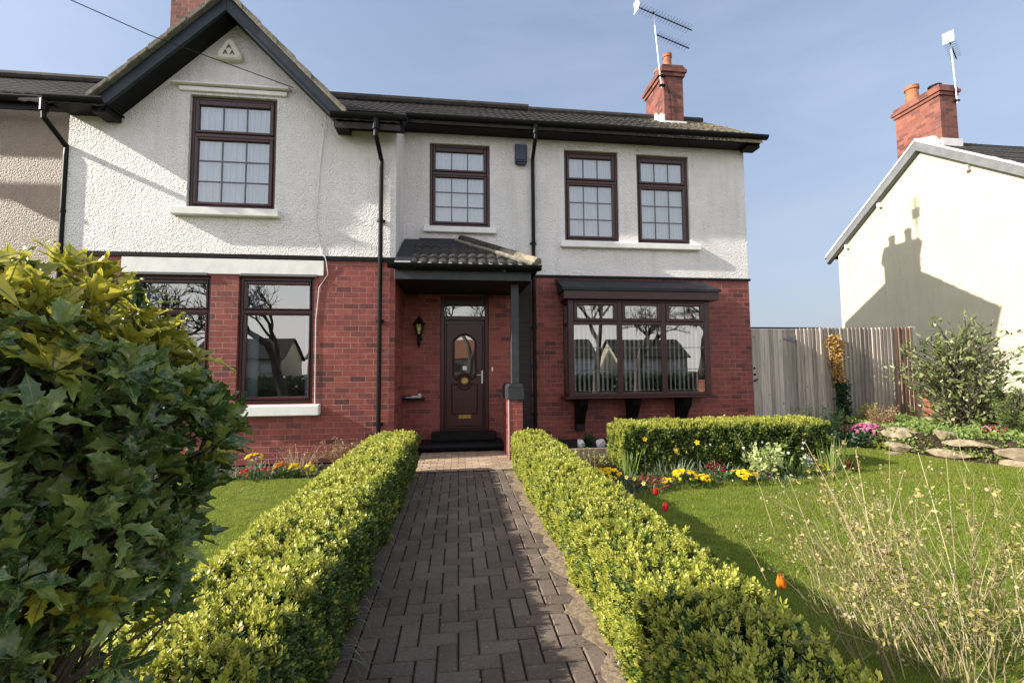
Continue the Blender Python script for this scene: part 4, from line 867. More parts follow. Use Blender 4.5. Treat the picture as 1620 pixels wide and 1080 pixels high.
hedge('box_hedge', 'clipped yellow green hedge along the left edge of the block path', -1.09, -.55, -.6, 6.05, .535, 3600)
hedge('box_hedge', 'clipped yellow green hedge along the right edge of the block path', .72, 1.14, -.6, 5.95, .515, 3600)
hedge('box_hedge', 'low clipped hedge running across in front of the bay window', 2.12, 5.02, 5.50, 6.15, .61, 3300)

# ------------------------------------------------------------------ small plants
def flower_mat(name, a, b2): return leaf(name, [(0, a), (1, b2)], .3, .6, .2)
FM = dict(yellow=flower_mat('yellow_petal', (.80, .50, .01), (.85, .66, .03)), lemon=flower_mat('lemon_petal', (.8, .72, .1), (.85, .8, .3)), red=flower_mat('red_petal', (.38, .012, .012), (.55, .03, .02)),
          orange=flower_mat('orange_petal', (.62, .16, .012), (.66, .26, .02)), dark=flower_mat('dark_red_petal', (.09, .008, .012), (.2, .015, .025)), white=flower_mat('white_petal', (.75, .75, .7), (.85, .85, .82)),
          pink=flower_mat('pink_petal', (.62, .10, .30), (.75, .30, .5)), scarlet=flower_mat('scarlet_petal', (.34, .008, .016), (.66, .03, .04)), viola=flower_mat('purple_petal', (.06, .01, .05), (.12, .02, .09)))
GM = dict(mid=leaf('mid_green_leaf', [(0, (.03, .075, .015)), (1, (.08, .15, .03))], .35), grey=leaf('grey_green_leaf', [(0, (.10, .13, .085)), (.6, (.19, .23, .14)), (1, (.3, .33, .24))], .3), lime=leaf('lime_leaf', [(0, (.25, .32, .04)), (1, (.45, .48, .1))], .4),
          dark=leaf('dark_green_leaf', [(0, (.012, .035, .012)), (1, (.035, .075, .025))], .3), sword=leaf('sword_leaf', [(0, (.14, .22, .05)), (1, (.28, .36, .10))], .4), dry=leaf('dry_leaf', [(0, (.16, .09, .045)), (.5, (.30, .19, .10)), (1, (.42, .30, .18))], .25),
          straw=leaf('straw_stem', [(0, (.30, .25, .13)), (.6, (.45, .40, .24)), (1, (.55, .5, .33))], .15), pale=leaf('pale_variegated_leaf', [(0, (.22, .3, .08)), (.6, (.42, .48, .2)), (1, (.6, .62, .36))], .35), redl=leaf('red_leaf', [(0, (.10, .015, .012)), (1, (.22, .035, .02))], .3))
def ribbon(C, mi, p0, d, ln, wd, droop, seg=5, fold=.25):
    """one strap leaf that bends over; several at once (arrays)"""
    n = len(p0); d = d / np.linalg.norm(d, axis=1, keepdims=True); side = np.cross(d, [[0, 0, 1.]]); nn = np.linalg.norm(side, axis=1, keepdims=True); side = np.where(nn > 1e-3, side / np.maximum(nn, 1e-6), [[1., 0, 0]])
    w_ = rng.uniform(0, 2 * PI, n); 
    V = np.zeros((n, (seg + 1) * 2, 3))
    for i in range(seg + 1):
        t = i / seg; c = p0 + d * (ln * t)[:, None]; c[:, 2] -= droop * ln * t ** 2.2; ww = wd * (1 - t ** 2.5) * (.6 + .4 * min(1, t * 4)) * .5
        V[:, 2 * i] = c - side * ww[:, None]; V[:, 2 * i + 1] = c + side * ww[:, None]
    F1 = np.array([[2 * i, 2 * i + 1, 2 * i + 3, 2 * i + 2] for i in range(seg)])
    C.v.append(V.reshape(-1, 3)); k = (seg + 1) * 2; G = (F1[None] + (np.arange(n) * k)[:, None, None] + C.n).reshape(-1, 4); C.f.setdefault(4, []).append((G, np.full(len(G), mi))); C.n += n * k
def disc(n, r, up_=.0):
    return np.column_stack([r * np.sqrt(rng.random(n)), rng.uniform(0, 2 * PI, n)])
FLOW = (lambda: (np.array([[0, 0, 0]] + [[.5 * math.cos(2 * PI * i / 10) * (1 if i % 2 else .62), .5 * math.sin(2 * PI * i / 10) * (1 if i % 2 else .62), .1] for i in range(10)]), np.array([[0, 1 + i, 1 + (i + 1) % 10] for i in range(10)])))()
def clump(name, label, cat, x, y, z, r, h, leaf_m, flow_m=None, nl=90, nf=0, fs=.035, ls=.06, lw=.5, group=None, dome=True, flow_low=.55, lift=.5):
    """a low mound of leaves with flower heads on top"""
    C = Cloud(); a = rng.uniform(0, 2 * PI, nl); q = np.sqrt(rng.random(nl)) * r; zz = h * np.sqrt(np.maximum(0, 1 - (q / r) ** 2)) * rng.uniform(.2, .9, nl)
    P = np.column_stack([x + q * np.cos(a), y + q * np.sin(a), z + zz]); d = np.column_stack([np.cos(a) * q / r, np.sin(a) * q / r, np.full(nl, lift)]) + rng.normal(0, .35, (nl, 3))
    L_ = ls * rng.uniform(.6, 1.3, nl); C.add(OVAL[0], OVAL[1], 0, P, frames(d), np.column_stack([L_ * lw, L_ * lw, L_]))
    # short stalks tie the leaves to the ground
    ns = max(4, nl // 12); i = rng.integers(0, nl, ns); p0 = np.column_stack([x + rng.normal(0, r * .25, ns), y + rng.normal(0, r * .25, ns), np.full(ns, z - .03)]); dd = P[i] - p0; ribbon(C, 0, p0, dd, np.linalg.norm(dd, axis=1), np.full(ns, .008), 0.0, 3)
    mats = [GM[leaf_m]]
    if flow_m:
        mats.append(FM[flow_m]); a = rng.uniform(0, 2 * PI, nf); q = np.sqrt(rng.random(nf)) * r * .95; zz = h * (flow_low + (1.1 - flow_low) * np.sqrt(np.maximum(0, 1 - (q / r) ** 2))) + rng.uniform(-.01, .02, nf)
        P = np.column_stack([x + q * np.cos(a), y + q * np.sin(a), z + zz]); d = np.column_stack([np.cos(a) * q / r * .6, np.sin(a) * q / r * .6 - .25, np.ones(nf)]) + rng.normal(0, .25, (nf, 3))
        S = fs * rng.uniform(.7, 1.2, nf); C.add(FLOW[0], FLOW[1], 1, P, frames(d), S); C.add(FLOW[0] * [1, 1, 3], FLOW[1], 1, P, frames(d), S * .6)
        p0 = np.column_stack([P[:, 0] * .7 + x * .3, P[:, 1] * .7 + y * .3, np.full(nf, z)]); dd = P - p0; ribbon(C, 0, p0, dd, np.linalg.norm(dd, axis=1), np.full(nf, .005), 0., 2)
    return tag(C.build(name, mats), label, cat, group)
def straps(name, label, cat, x, y, z, r, h, n, wd, leaf_m, spread=.25, droop=.3, group=None, flowers=None, nf=0, fs=.05):
    C = Cloud(); a = rng.uniform(0, 2 * PI, n); q = r * np.sqrt(rng.random(n)); p0 = np.column_stack([x + q * np.cos(a), y + q * np.sin(a), np.full(n, z - .02)])
    d = np.column_stack([np.cos(a) * spread, np.sin(a) * spread, np.ones(n)]) + rng.normal(0, spread * .5, (n, 3)); ribbon(C, 0, p0, d, h * rng.uniform(.6, 1.1, n), wd * rng.uniform(.7, 1.2, n), droop)
    mats = [GM[leaf_m]]
    if flowers:
        mats.append(FM[flowers]); P = np.column_stack([x + rng.normal(0, r, nf), y + rng.normal(0, r * .6, nf), z + h * rng.uniform(.85, 1.2, nf)]); d = np.column_stack([rng.normal(0, .4, nf), -.8 + rng.normal(0, .3, nf), np.full(nf, .5)])
        C.add(FLOW[0], FLOW[1], 1, P, frames(d), np.full(nf, fs)); C.add(FLOW[0] * [.5, .5, 5], FLOW[1], 1, P, frames(d), np.full(nf, fs)); p0 = P.copy(); p0[:, 2] = z; ribbon(C, 0, p0, P - p0, P[:, 2] - z, np.full(nf, .007), 0., 3)
    return tag(C.build(name, mats), label, cat, group)
def sprigs(name, label, cat, x, y, z, r, h, n, leaf_m, ls=.03, stem_m='dry', spread=.5, per=14, lw=.4, group=None, ry=None, bare=.25):
    """an upright bushy plant: stems that carry leaves along their upper part"""
    C = Cloud(); a = rng.uniform(0, 2 * PI, n); q = r * .35 * np.sqrt(rng.random(n)); ry = ry or r
    p0 = np.column_stack([x + q * np.cos(a), y + q * np.sin(a) * ry / r, np.full(n, z - .02)]); tip = np.column_stack([x + r * np.sqrt(rng.random(n)) * np.cos(a), y + ry * np.sqrt(rng.random(n)) * np.sin(a), z + h * rng.uniform(.55, 1.05, n)])
    dd = tip - p0; ln = np.linalg.norm(dd, axis=1); ribbon(C, 1, p0, dd, ln, np.full(n, .007), 0.03, 4)
    t = bare + (1 - bare) * rng.random((n, per)); P = (p0[:, None] + dd[:, None] * t[..., None]).reshape(-1, 3); m = len(P); d = np.repeat(dd / ln[:, None], per, 0) * .5 + unit(m) * .8
    L_ = ls * rng.uniform(.6, 1.3, m); C.add(OVAL[0], OVAL[1], 0, P, frames(d), np.column_stack([L_ * lw, L_ * lw, L_])); return tag(C.build(name, [GM[leaf_m], GM[stem_m]]), label, cat, group)
# right hand bed, from the path to its far end
clump('primrose', 'largest yellow primrose clump, beside the path hedge near the short hedge', 'flower', 1.74, 5.12, -.02, .17, .17, 'mid', 'yellow', 80, 90, .05)
straps('iris', 'small tuft of upright green blades at the left end of the short hedge', 'plant', 2.12, 5.42, -.02, .08, .42, 26, .024, 'sword', .16, .12)
straps('daffodil', 'daffodils in front of the left part of the short hedge', 'flower', 2.62, 5.30, -.02, .24, .40, 70, .015, 'grey', .3, .35, None, 'yellow', 3, .075)
straps('daffodil', 'pale lemon daffodil low at the corner of the bed beside the red tulips', 'flower', 1.78, 4.55, -.02, .1, .20, 16, .012, 'grey', .5, .5, None, 'lemon', 3, .05)
clump('red_leaved_plant', 'dark red leafy plant between the large primrose and the daffodils', 'plant', 2.15, 4.92, -.02, .2, .16, 'redl', None, 150, 0, ls=.06, lw=.3)
straps('bulb_foliage', 'limp grey green bulb leaves fallen about the dark red leafy plant', 'plant', 2.0, 4.95, -.02, .3, .34, 80, .014, 'grey', .7, .5)
clump('primrose', 'pair of bright yellow primrose heads beside the dark red leafy plant', 'flower', 2.62, 4.98, -.02, .16, .15, 'mid', 'yellow', 90, 46, .055)
clump('primrose', 'small yellow primrose at the lawn edge below the daffodils', 'flower', 2.36, 4.86, -.02, .085, .11, 'mid', 'yellow', 40, 18, .04)
clump('primrose', 'single round yellow primrose at the lawn edge left of the crimson flowers', 'flower', 2.82, 4.88, -.02, .08, .12, 'mid', 'yellow', 40, 24, .052)
clump('primula', 'crimson primula in the middle of the bed before the short hedge', 'flower', 3.06, 5.05, -.02, .13, .2, 'mid', 'dark', 60, 26, .06)
straps('bulb_foliage', 'narrow grey green leaves standing behind the crimson primula', 'plant', 3.15, 5.25, -.02, .26, .38, 70, .014, 'grey', .4, .4, None, 'white', 2, .04)
clump('primrose', 'broad yellow primrose patch at the lawn edge right of the crimson primula', 'flower', 3.36, 4.98, -.02, .17, .12, 'mid', 'yellow', 90, 50, .055)
sprigs('spotted_laurel', 'pale variegated leafy shrub in front of the middle of the short hedge', 'shrub', 3.78, 5.20, -.02, .26, .40, 42, 'pale', .085, 'mid', per=10, lw=.45)
clump('viola', 'tiny dark purple viola on the lawn edge below the variegated shrub', 'flower', 3.56, 4.90, -.02, .06, .13, 'mid', 'viola', 26, 10, .045)
straps('bulb_foliage', 'blue green drooping leaves at the lawn edge right of the viola', 'plant', 3.80, 5.0, -.02, .18, .32, 34, .024, 'grey', .8, .6)
straps('snowflake', 'white snowflake bulbs in leaf right of the variegated shrub', 'flower', 4.12, 5.28, -.02, .24, .38, 70, .015, 'sword', .35, .35, None, 'white', 5, .04)
clump('hyacinth', 'white hyacinth spike near the right end of the bed', 'flower', 4.36, 5.18, -.02, .075, .24, 'sword', 'white', 24, 46, .03, flow_low=.25)
clump('primrose', 'small yellow primrose beside the white hyacinth', 'flower', 4.56, 5.20, -.02, .11, .13, 'lime', 'yellow', 50, 16, .035)
straps('iris', 'tall fan of pale green sword leaves at the right end of the short hedge', 'plant', 4.86, 5.33, -.02, .13, .50, 46, .03, 'sword', .14, .05)
clump('red_leaved_plant', 'low dark red plant at the foot of the tall sword leaves', 'plant', 5.08, 5.36, -.02, .13, .13, 'redl', None, 60, 0, ls=.05)
C = Cloud(); k = 2600; P = np.column_stack([rng.uniform(1.3, 5.3, k), rng.uniform(4.4, 5.55, k)]); P = P[inside(P, BED)]; k = len(P); ribbon(C, 0, np.column_stack([P, np.full(k, -.03)]), np.column_stack([rng.normal(0, .6, k), rng.normal(0, .6, k), np.ones(k)]), rng.uniform(.06, .24, k), rng.uniform(.006, .012, k), .5, 3)
k2 = 2600; P = np.column_stack([rng.uniform(1.3, 5.3, k2), rng.uniform(4.4, 5.55, k2)]); P = P[inside(P, BED)]; k2 = len(P); C.add(OVAL[0], OVAL[1], 1, np.column_stack([P, rng.uniform(-.02, .07, k2)]), frames(unit(k2) + [[0, 0, .6]]), rng.uniform(.015, .045, k2))
o = C.build('ground_cover', [GM['grey'], GM['mid']]); o['kind'] = 'stuff'
def tulip(label, x, y, zt, mt, lean=(0, 0)):
    t = thing('tulip', label, 'tulip', (x, y, -.02)); s = Cloud(); h = zt - .05
    ribbon(s, 0, np.array([[x, y, -.02]]), np.array([[lean[0], lean[1], h + .02]]), np.array([h + .02]), np.array([.009]), 0., 4)
    ribbon(s, 0, np.array([[x, y, -.02]]), np.array([[lean[1], -lean[0], h + .02]]) + .02, np.array([h + .0]), np.array([.009]), 0., 4)
    s.build('stem', GM['mid'], t); l = Cloud(); n = 4; ribbon(l, 0, np.tile([[x, y, -.02]], (n, 1)), np.column_stack([rng.normal(0, .5, n), rng.normal(0, .5, n), np.ones(n)]), np.full(n, h * .75), np.full(n, .035), .25); l.build('leaf', GM['grey'], t)
    f = MB(); c = (x + lean[0], y + lean[1], zt - .06)
    for q in range(6):
        a = q * PI / 3 + rng.normal(0, .08); rr = .021 if q % 2 else .018; op = rng.uniform(.75, 1.05); k = len(f.v)
        for (r, hh, wd, dp) in ((.003, 0, .6, 0), (rr * .85, .012, .62, .001), (rr, .028, .62, .003), (rr * op, .047, .5, .007), (rr * op * .8, .060, .25, .006), (rr * op * .72, .068, .02, .001)):
            for s_ in (-1, 0, 1): w_ = a + s_ * wd; f.v.append((c[0] + r * math.cos(w_), c[1] + r * math.sin(w_), c[2] + hh - abs(s_) * dp))
        for i in range(5):
            for j in range(2): f.f.append((k + i * 3 + j, k + i * 3 + j + 1, k + i * 3 + j + 4, k + i * 3 + j + 3)); f.m.append(0)
    f.build('flower', [FM[mt]], t, smooth=True); return t
tulip('taller scarlet tulip standing beside the path hedge where the bed meets the lawn', 1.49, 3.30, .44, 'scarlet', (.01, 0)); tulip('shorter scarlet tulip nearer to the camera beside the path hedge', 1.43, 3.0, .415, 'scarlet'); tulip('dark red tulip under the holly bush at the lower left corner', -1.26, 1.28, .36, 'red'); tulip('orange tulip close against the right hedge in front of the dry stalks', 1.43, 1.88, .425, 'orange')
# bed under the bay: timber edge, soil, two white stones
o = tag(MB().box(1.30, 5.5, 6.66, 6.72, -.02, .135).build('timber_edging', M['sleeper'], None, .006), 'timber edging board of the bed under the bay window', 'edging')
sheet('raised_bed_soil', [(1.30, 6.72), (5.58, 6.72), (5.58, 7.88), (1.30, 7.88)], .09, M['soil'])
def rock(name, label, cat, c, s, seed, mt='stone', flat=.0, rot=0, group=None):
    r2 = random.Random(seed); me = bpy.data.meshes.new(name); import bmesh; b = bmesh.new(); bmesh.ops.create_icosphere(b, subdivisions=3, radius=1)
    pl = [(Vector((r2.uniform(-1, 1), r2.uniform(-1, 1), r2.uniform(-.6, 1))).normalized(), r2.uniform(.5, .85)) for _ in range(16)] + [(Vector((0, 0, 1)), .72), (Vector((0, -1, 0)), .8)]
    for v in b.verts:
        for n_, dd in pl:
            e_ = v.co.dot(n_) - dd
            if e_ > 0: v.co -= n_ * e_
        v.co += Vector((math.sin(v.co.y * 9 + seed), math.sin(v.co.z * 8 + seed), math.sin(v.co.x * 7))) * .012 + Vector((r2.gauss(0, .012), r2.gauss(0, .012), r2.gauss(0, .012)))
    b.transform(Matrix.Rotation(rot, 4, 'Z') @ Matrix.Diagonal((*s, 1))); b.transform(Matrix.Translation(c)); b.to_mesh(me); b.free(); me.materials.append(M[mt]); return tag(link(name, me), label, cat, group)
rock('white_stone', 'left of two white stones under the bay window', 'stone', (1.97, 7.05, .15), (.085, .07, .085), 3, 'whitestone'); rock('white_stone', 'right of two white stones under the bay window', 'stone', (2.27, 7.0, .155), (.11, .08, .09), 8, 'whitestone', rot=.4)
sprigs('small_shrub', 'small dark green plant between the two white stones', 'plant', 2.11, 7.1, .09, .09, .2, 26, 'dark', .05, 'dark', per=10); sprigs('small_shrub', 'low dark green plant under the left end of the bay window', 'plant', 1.62, 7.0, .09, .12, .17, 26, 'dark', .05, 'dark', per=10)
sprigs('self_sown_shoots', 'yellow green shoots coming up beside the timber edging', 'plant', 1.85, 6.1, -.02, .32, .24, 26, 'lime', .03, 'dry', per=9)
# left bed under the wing
clump('primrose', 'yellow primrose highest in the left bed beside the holly bush', 'flower', -2.66, 6.25, -.02, .11, .26, 'grey', 'yellow', 50, 26, .045, flow_low=.7)
clump('primula', 'red primulas at the lawn edge in the left bed', 'flower', -2.55, 6.08, -.02, .22, .12, 'mid', 'red', 70, 44, .038)
clump('primula', 'orange red primula left of the amber one in the left bed', 'flower', -2.28, 6.12, -.02, .10, .16, 'mid', 'orange', 40, 30, .042)
clump('primula', 'amber primula in the middle of the left bed', 'flower', -2.12, 6.12, -.02, .10, .15, 'mid', 'yellow', 40, 28, .042); clump('primula', 'small amber primula right of the larger amber one in the left bed', 'flower', -1.93, 6.14, -.02, .075, .14, 'lime', 'yellow', 30, 14, .04)
sprigs('dried_sedum', 'pinkish brown dried plant against the brick at the right of the left bed', 'plant', -1.52, 6.5, -.02, .42, .42, 90, 'dry', .035, 'dry', per=15, ry=.22); sprigs('feathery_plant', 'thin pale plumes of dry stems against the brick in the left bed', 'plant', -2.2, 6.55, -.02, .45, .36, 60, 'straw', .02, 'straw', per=8, ry=.2)
straps('bulb_foliage', 'grey green strap leaves behind the primulas in the left bed', 'plant', -2.6, 6.35, -.02, .4, .30, 70, .014, 'grey', .4, .4); straps('bulb_foliage', 'dark strap leaves at the foot of the dried sedum', 'plant', -1.5, 6.2, -.02, .3, .2, 50, .012, 'mid', .6, .4)
C = Cloud(); k = 1400; ribbon(C, 0, np.column_stack([rng.uniform(-4.5, -1.15, k), rng.uniform(6.02, 6.75, k), np.full(k, -.03)]), np.column_stack([rng.normal(0, .6, k), rng.normal(0, .6, k), np.ones(k)]), rng.uniform(.05, .2, k), rng.uniform(.005, .012, k), .5, 3); o = C.build('ground_cover', [GM['grey']]); o['kind'] = 'stuff'
# loose grass at the foot of the left hedge
for i, (y, lab) in enumerate(((2.35, 'nearest tuft of long grass drooping from the left hedge onto the path'), (2.95, 'second nearest tuft of long grass drooping from the left hedge'), (3.75, 'third tuft of long grass at the foot of the left hedge'), (4.8, 'farthest tuft of long grass at the foot of the left hedge'))):
    C = Cloud(); n = (22, 18, 12, 9)[i]; p0 = np.column_stack([np.full(n, -.56) + rng.normal(0, .02, n), y + rng.normal(0, .13, n), np.full(n, .03)]); d = np.column_stack([rng.uniform(.35, 1.0, n), rng.normal(-.25, .5, n), rng.uniform(.5, 1.1, n)]); ribbon(C, 0, p0, d, rng.uniform(.14, .28, n), np.full(n, .0065), .75, 7); tag(C.build('grass_tuft', GM['grey']), lab, 'grass')
C = Cloud(); n = 16; p0 = np.column_stack([np.full(n, -.53) + rng.normal(0, .05, n), 5.75 + rng.normal(0, .15, n), np.full(n, .0)]); ribbon(C, 0, p0, np.column_stack([rng.uniform(-.2, .8, n), rng.normal(0, .5, n), np.ones(n)]), rng.uniform(.08, .2, n), np.full(n, .008), .4, 5); tag(C.build('grass_tuft', GM['straw']), 'dry straw tuft at the far corner of the left hedge', 'grass')
C = Cloud(); n = 3; ribbon(C, 0, np.array([[.70, 3.2, .02], [.72, 3.25, .02], [.70, 4.9, .02]]), np.array([[-.8, -.2, .3], [-.1, -.6, .5], [-.3, -.3, .8]]), np.array([.2, .2, .16]), np.full(n, .007), .4, 6); tag(C.build('grass_tuft', GM['straw']), 'few dry grass blades bent onto the path from the right hedge', 'grass')
# ------------------------------------------------------------------ holly bush at the left edge of the picture
def spiny(n_lobes=4, curl=.22, fold=.28):
    """spiny leaf, 1 long along z, drawn with a midrib and toothed sides"""
    prof = [(0, .015), (.08, .05), (.18, .12), (.27, .17), (.32, .23), (.36, .17), (.46, .20), (.53, .27), (.57, .18), (.66, .17), (.73, .21), (.77, .12), (.87, .065), (.94, .025), (1, .0)]
    V = []; 
    for (t, w_) in prof:
        y = -curl * t * t; wav = .05 * math.sin(t * 15)
        w_ *= .86; V += [(0, y, t), (w_, y + fold * w_ + wav, t + (.05 if w_ > .205 else 0)), (-w_, y + fold * w_ - wav, t + (.05 if w_ > .205 else 0))]
    F = []
    for i in range(len(prof) - 1): a, b2 = 3 * i, 3 * i + 3; F += [(a, a + 1, b2 + 1, b2), (a, b2, b2 + 2, a + 2)]
    n = len(V); nF = len(F)
    for i in range(len(prof) - 1):                       # pale midrib standing just proud of the blade
        (t0, _), (t1, _) = prof[i], prof[i + 1]; w0, w1 = .026 * (1 - t0 * .8), .026 * (1 - t1 * .8); k = len(V)
        V += [(-w0, -curl * t0 * t0 + .016, t0), (w0, -curl * t0 * t0 + .016, t0), (w1, -curl * t1 * t1 + .016, t1), (-w1, -curl * t1 * t1 + .016, t1)]; F.append((k, k + 1, k + 2, k + 3))
    return np.array(V), np.array(F), np.array([0] * nF + [1] * (len(F) - nF))
M['holly'] = leaf('holly_leaf', [(0, (.025, .065, .02)), (.4, (.055, .12, .03)), (.7, (.12, .19, .04)), (1, (.25, .30, .065))], .25, .26, .55, noise=(85, (.27, .31, .12), .52, .66))
M['hollytip'] = leaf('young_holly_leaf', [(0, (.19, .22, .03)), (.5, (.36, .35, .04)), (1, (.62, .54, .07))], .4, .34, .5, noise=(50, (.09, .13, .025), .55, .7))
bush = thing('holly_bush', 'large spiny leaved holly bush with yellow tips filling the left edge', 'bush', (-1.0, 1.02, -.02))
Cb = Cloud(); ST = MB(); c0 = np.array([-.99, 1.05, 1.14]); rad = np.array([.43, .42, .43])
def bush_r(d): return 1 + .07 * np.sin(d[:, 0] * 7 + 2) * np.sin(d[:, 2] * 6) + .05 * np.sin(d[:, 1] * 11 + d[:, 2] * 9)
nR = 1050; d = unit(nR); rr = np.where(rng.random(nR) < .62, rng.uniform(.86, 1.0, nR), rng.uniform(.45, .9, nR)) * bush_r(d)
P = c0 + d * rad * rr[:, None]; low = (P[:, 2] < .86) & (rng.random(nR) < .35); P, d, rr = P[~low], d[~low], rr[~low]
# a few sprays hanging low over the hedge and lawn
ex = np.array([[-.60, 1.05, .84], [-.66, 1.12, .78], [-.72, .98, .72], [-.78, 1.08, .68], [-.64, .95, .80], [-.82, 1.15, .66], [-.70, 1.08, .64], [-.86, .95, .62], [-.76, .9, .76], [-.8, 1.0, .58]]); P = np.concatenate([P, ex]); d = np.concatenate([d, np.tile([[.4, -.2, -.5]], (len(ex), 1))]); rr = np.concatenate([rr, np.ones(len(ex))])
TEM = [spiny(curl=.2, fold=.5), spiny(curl=.45, fold=.35), spiny(curl=.05, fold=.75), spiny(curl=-.12, fold=.6)]
for q in range(len(P)):
    nl = rng.integers(5, 9); ax = d[q] * np.array([1, 1, .6]) + np.array([0, 0, .7]) + rng.normal(0, .3, 3); ax /= np.linalg.norm(ax)
    tip = (P[q, 2] > 1.34 and rr[q] > .8 and rng.random() < .8) or (rr[q] > .85 and rng.random() < .035)
    B = frames(ax[None], np.array([0.]))[0]; ph = rng.uniform(0, 6)
    ang = ph + 2 * PI * np.arange(nl) / nl + rng.normal(0, .2, nl); op = rng.uniform(.35, 1.2, nl); lv = np.column_stack([np.cos(ang) * np.sin(op), np.sin(ang) * np.sin(op), np.cos(op)]) @ B.T
    # blade faces outwards and upwards: build each frame with y (leaf normal) near the axis
    z = lv / np.linalg.norm(lv, axis=1, keepdims=True); yv = ax[None] - z * (z @ ax)[:, None]; yv /= np.maximum(np.linalg.norm(yv, axis=1, keepdims=True), 1e-6); tw = rng.normal(0, .25, nl)[:, None]; xv = np.cross(yv, z); yv2 = yv * np.cos(tw) + xv * np.sin(tw); xv2 = np.cross(yv2, z)
    R = np.stack([xv2, yv2, z], axis=2); sc = rng.uniform(.042, .08, nl) * (1.05 if tip else 1); T = TEM[rng.integers(0, 4)]
    mi_ = np.where(T[2] == 1, 2, 1 if tip else 0); Cb.add(T[0], T[1], mi_, np.tile(P[q], (nl, 1)) + lv * .006, R, np.column_stack([sc * rng.uniform(.8, 1.2, nl), sc * rng.uniform(.7, 1.2, nl), sc]))
    if rng.random() < .45 or q >= len(P) - len(ex):
        hub = Vector((-.98 + rng.normal(0, .06), 1.02 + rng.normal(0, .06), max(.3, P[q, 2] - rng.uniform(.25, .5)))); mid = hub.lerp(Vector(P[q]), .55) + Vector((0, 0, .05)); ST.tube([hub, mid, Vector(P[q])], [.007, .005, .0025], 5)
for i in range(9): a = 2 * PI * i / 9; ST.tube([(-.98 + .03 * math.cos(a), 1.02 + .03 * math.sin(a), -.03), (-.98 + .06 * math.cos(a), 1.02 + .06 * math.sin(a), .5), (-.98 + .2 * math.cos(a + .4), 1.02 + .2 * math.sin(a + .4), 1.25)], [.018, .014, .007], 7)
Cb.build('foliage', [M['holly'], M['hollytip'], leaf('holly_midrib', [(0, (.10, .15, .04)), (1, (.22, .26, .08))], .2, .35, .4)], bush, smooth=False); ST.build('stems', M['bark'], bush)

# ------------------------------------------------------------------ straggly dry plant at the right edge
dry = thing('straggly_shrub', 'straggly shrub of pale dry stalks and small yellow leaves at the lower right', 'shrub', (2.1, 1.75, -.02))
S = MB(); C = Cloud(); heads = []; nodes = []
def stalk(p, d, ln, r, depth, bend):
    pts = [Vector(p)]; d = Vector(d).normalized(); n = 5
    for i in range(n): d = (d + Vector((random.gauss(0, bend), random.gauss(0, bend), random.gauss(.03, bend * .6)))).normalized(); pts.append(pts[-1] + d * ln / n)
    S.tube(pts, [r * (1 - .75 * i / n) for i in range(n + 1)], 4, cap=False); nodes.extend(pts[2:]); 
    if depth > 0:
        for k in range(random.choice((1, 2, 2, 3))):
            i = random.randint(2, n); dd = (d + Vector((random.gauss(0, .55), random.gauss(0, .55), random.gauss(.2, .4)))).normalized(); stalk(pts[i], dd, ln * random.uniform(.35, .6), r * .55, depth - 1, bend)
    else: heads.append(pts[-1])
for i in range(118):
    a = random.uniform(0, 2 * PI); q = .30 * math.sqrt(random.random()); sp = random.uniform(.15, .95) * (.6 if math.cos(a) < 0 else 1); bx_, by_ = 2.2 + q * math.cos(a) * 1.6, 1.78 + q * math.sin(a) * 1.2
    stalk((bx_, by_, -.03), (math.cos(a) * sp - .10, math.sin(a) * sp * .8 + .02, 1), random.uniform(.35, .72), random.uniform(.002, .0036), 2, .10)
for (x, y, z) in ((1.28, 1.95, .62), (1.42, 1.9, .76), (1.58, 2.0, .83), (1.72, 2.05, .98), (1.85, 2.0, .93), (2.0, 2.05, .93), (2.14, 2.0, .98), (2.3, 2.0, .92), (2.46, 2.0, .9), (2.1, 1.9, .85), (1.95, 1.85, .76), (1.5, 1.8, .64), (1.7, 1.9, .8), (2.55, 1.95, .82), (1.33, 1.8, .50), (2.24, 1.9, .88)):
    b0 = Vector((1.95 + random.gauss(0, .16), 1.8 + random.gauss(0, .1), 0)); t1 = Vector((x, y, z)); m_ = b0.lerp(t1, .5) + Vector((random.gauss(0, .03) + (t1.x - b0.x) * .12, 0, -.04)); S.tube([b0, b0.lerp(m_, .5) + Vector((0, 0, .01)), m_, m_.lerp(t1, .5) + Vector((0, 0, .015)), t1], [.0034, .003, .0025, .002, .0013], 4, cap=False); heads.append(t1); nodes += [m_, m_.lerp(t1, .4)]
S.build('stalks', leaf('dry_stalk', [(0, (.15, .12, .065)), (.5, (.29, .24, .13)), (1, (.45, .39, .23))], .05, .8, .2), dry)
hd = np.array([tuple(p) for p in heads]); k = 3; PP = np.repeat(hd, k, 0) + rng.normal(0, .009, (len(hd) * k, 3)); C.add(OVAL[0], OVAL[1], 1, PP, frames(unit(len(PP)) + [[0, 0, .5]]), rng.uniform(.006, .014, len(PP)))
nd = np.array([tuple(p) for p in nodes]); nd = nd[rng.random(len(nd)) < .33]; nd = nd[(nd[:, 2] > .18)]; w_ = np.clip(1.25 - np.abs(nd[:, 2] - .45) * 2.0, .05, 1); nd = nd[rng.random(len(nd)) < w_]; k = 4; PP = np.repeat(nd, k, 0); sc = rng.uniform(.011, .026, len(PP)); C.add(OVAL[0], OVAL[1], 0, PP, frames(unit(len(PP)) + [[0, 0, .4]]), np.column_stack([sc * .55, sc * .55, sc]))
C.build('leaves', [leaf('small_yellow_leaf', [(0, (.18, .16, .04)), (.5, (.32, .29, .08)), (1, (.55, .48, .2))], .35, .5, .35), leaf('dry_seed_head', [(0, (.26, .19, .13)), (1, (.46, .38, .27))], .2, .8, .2)], dry)

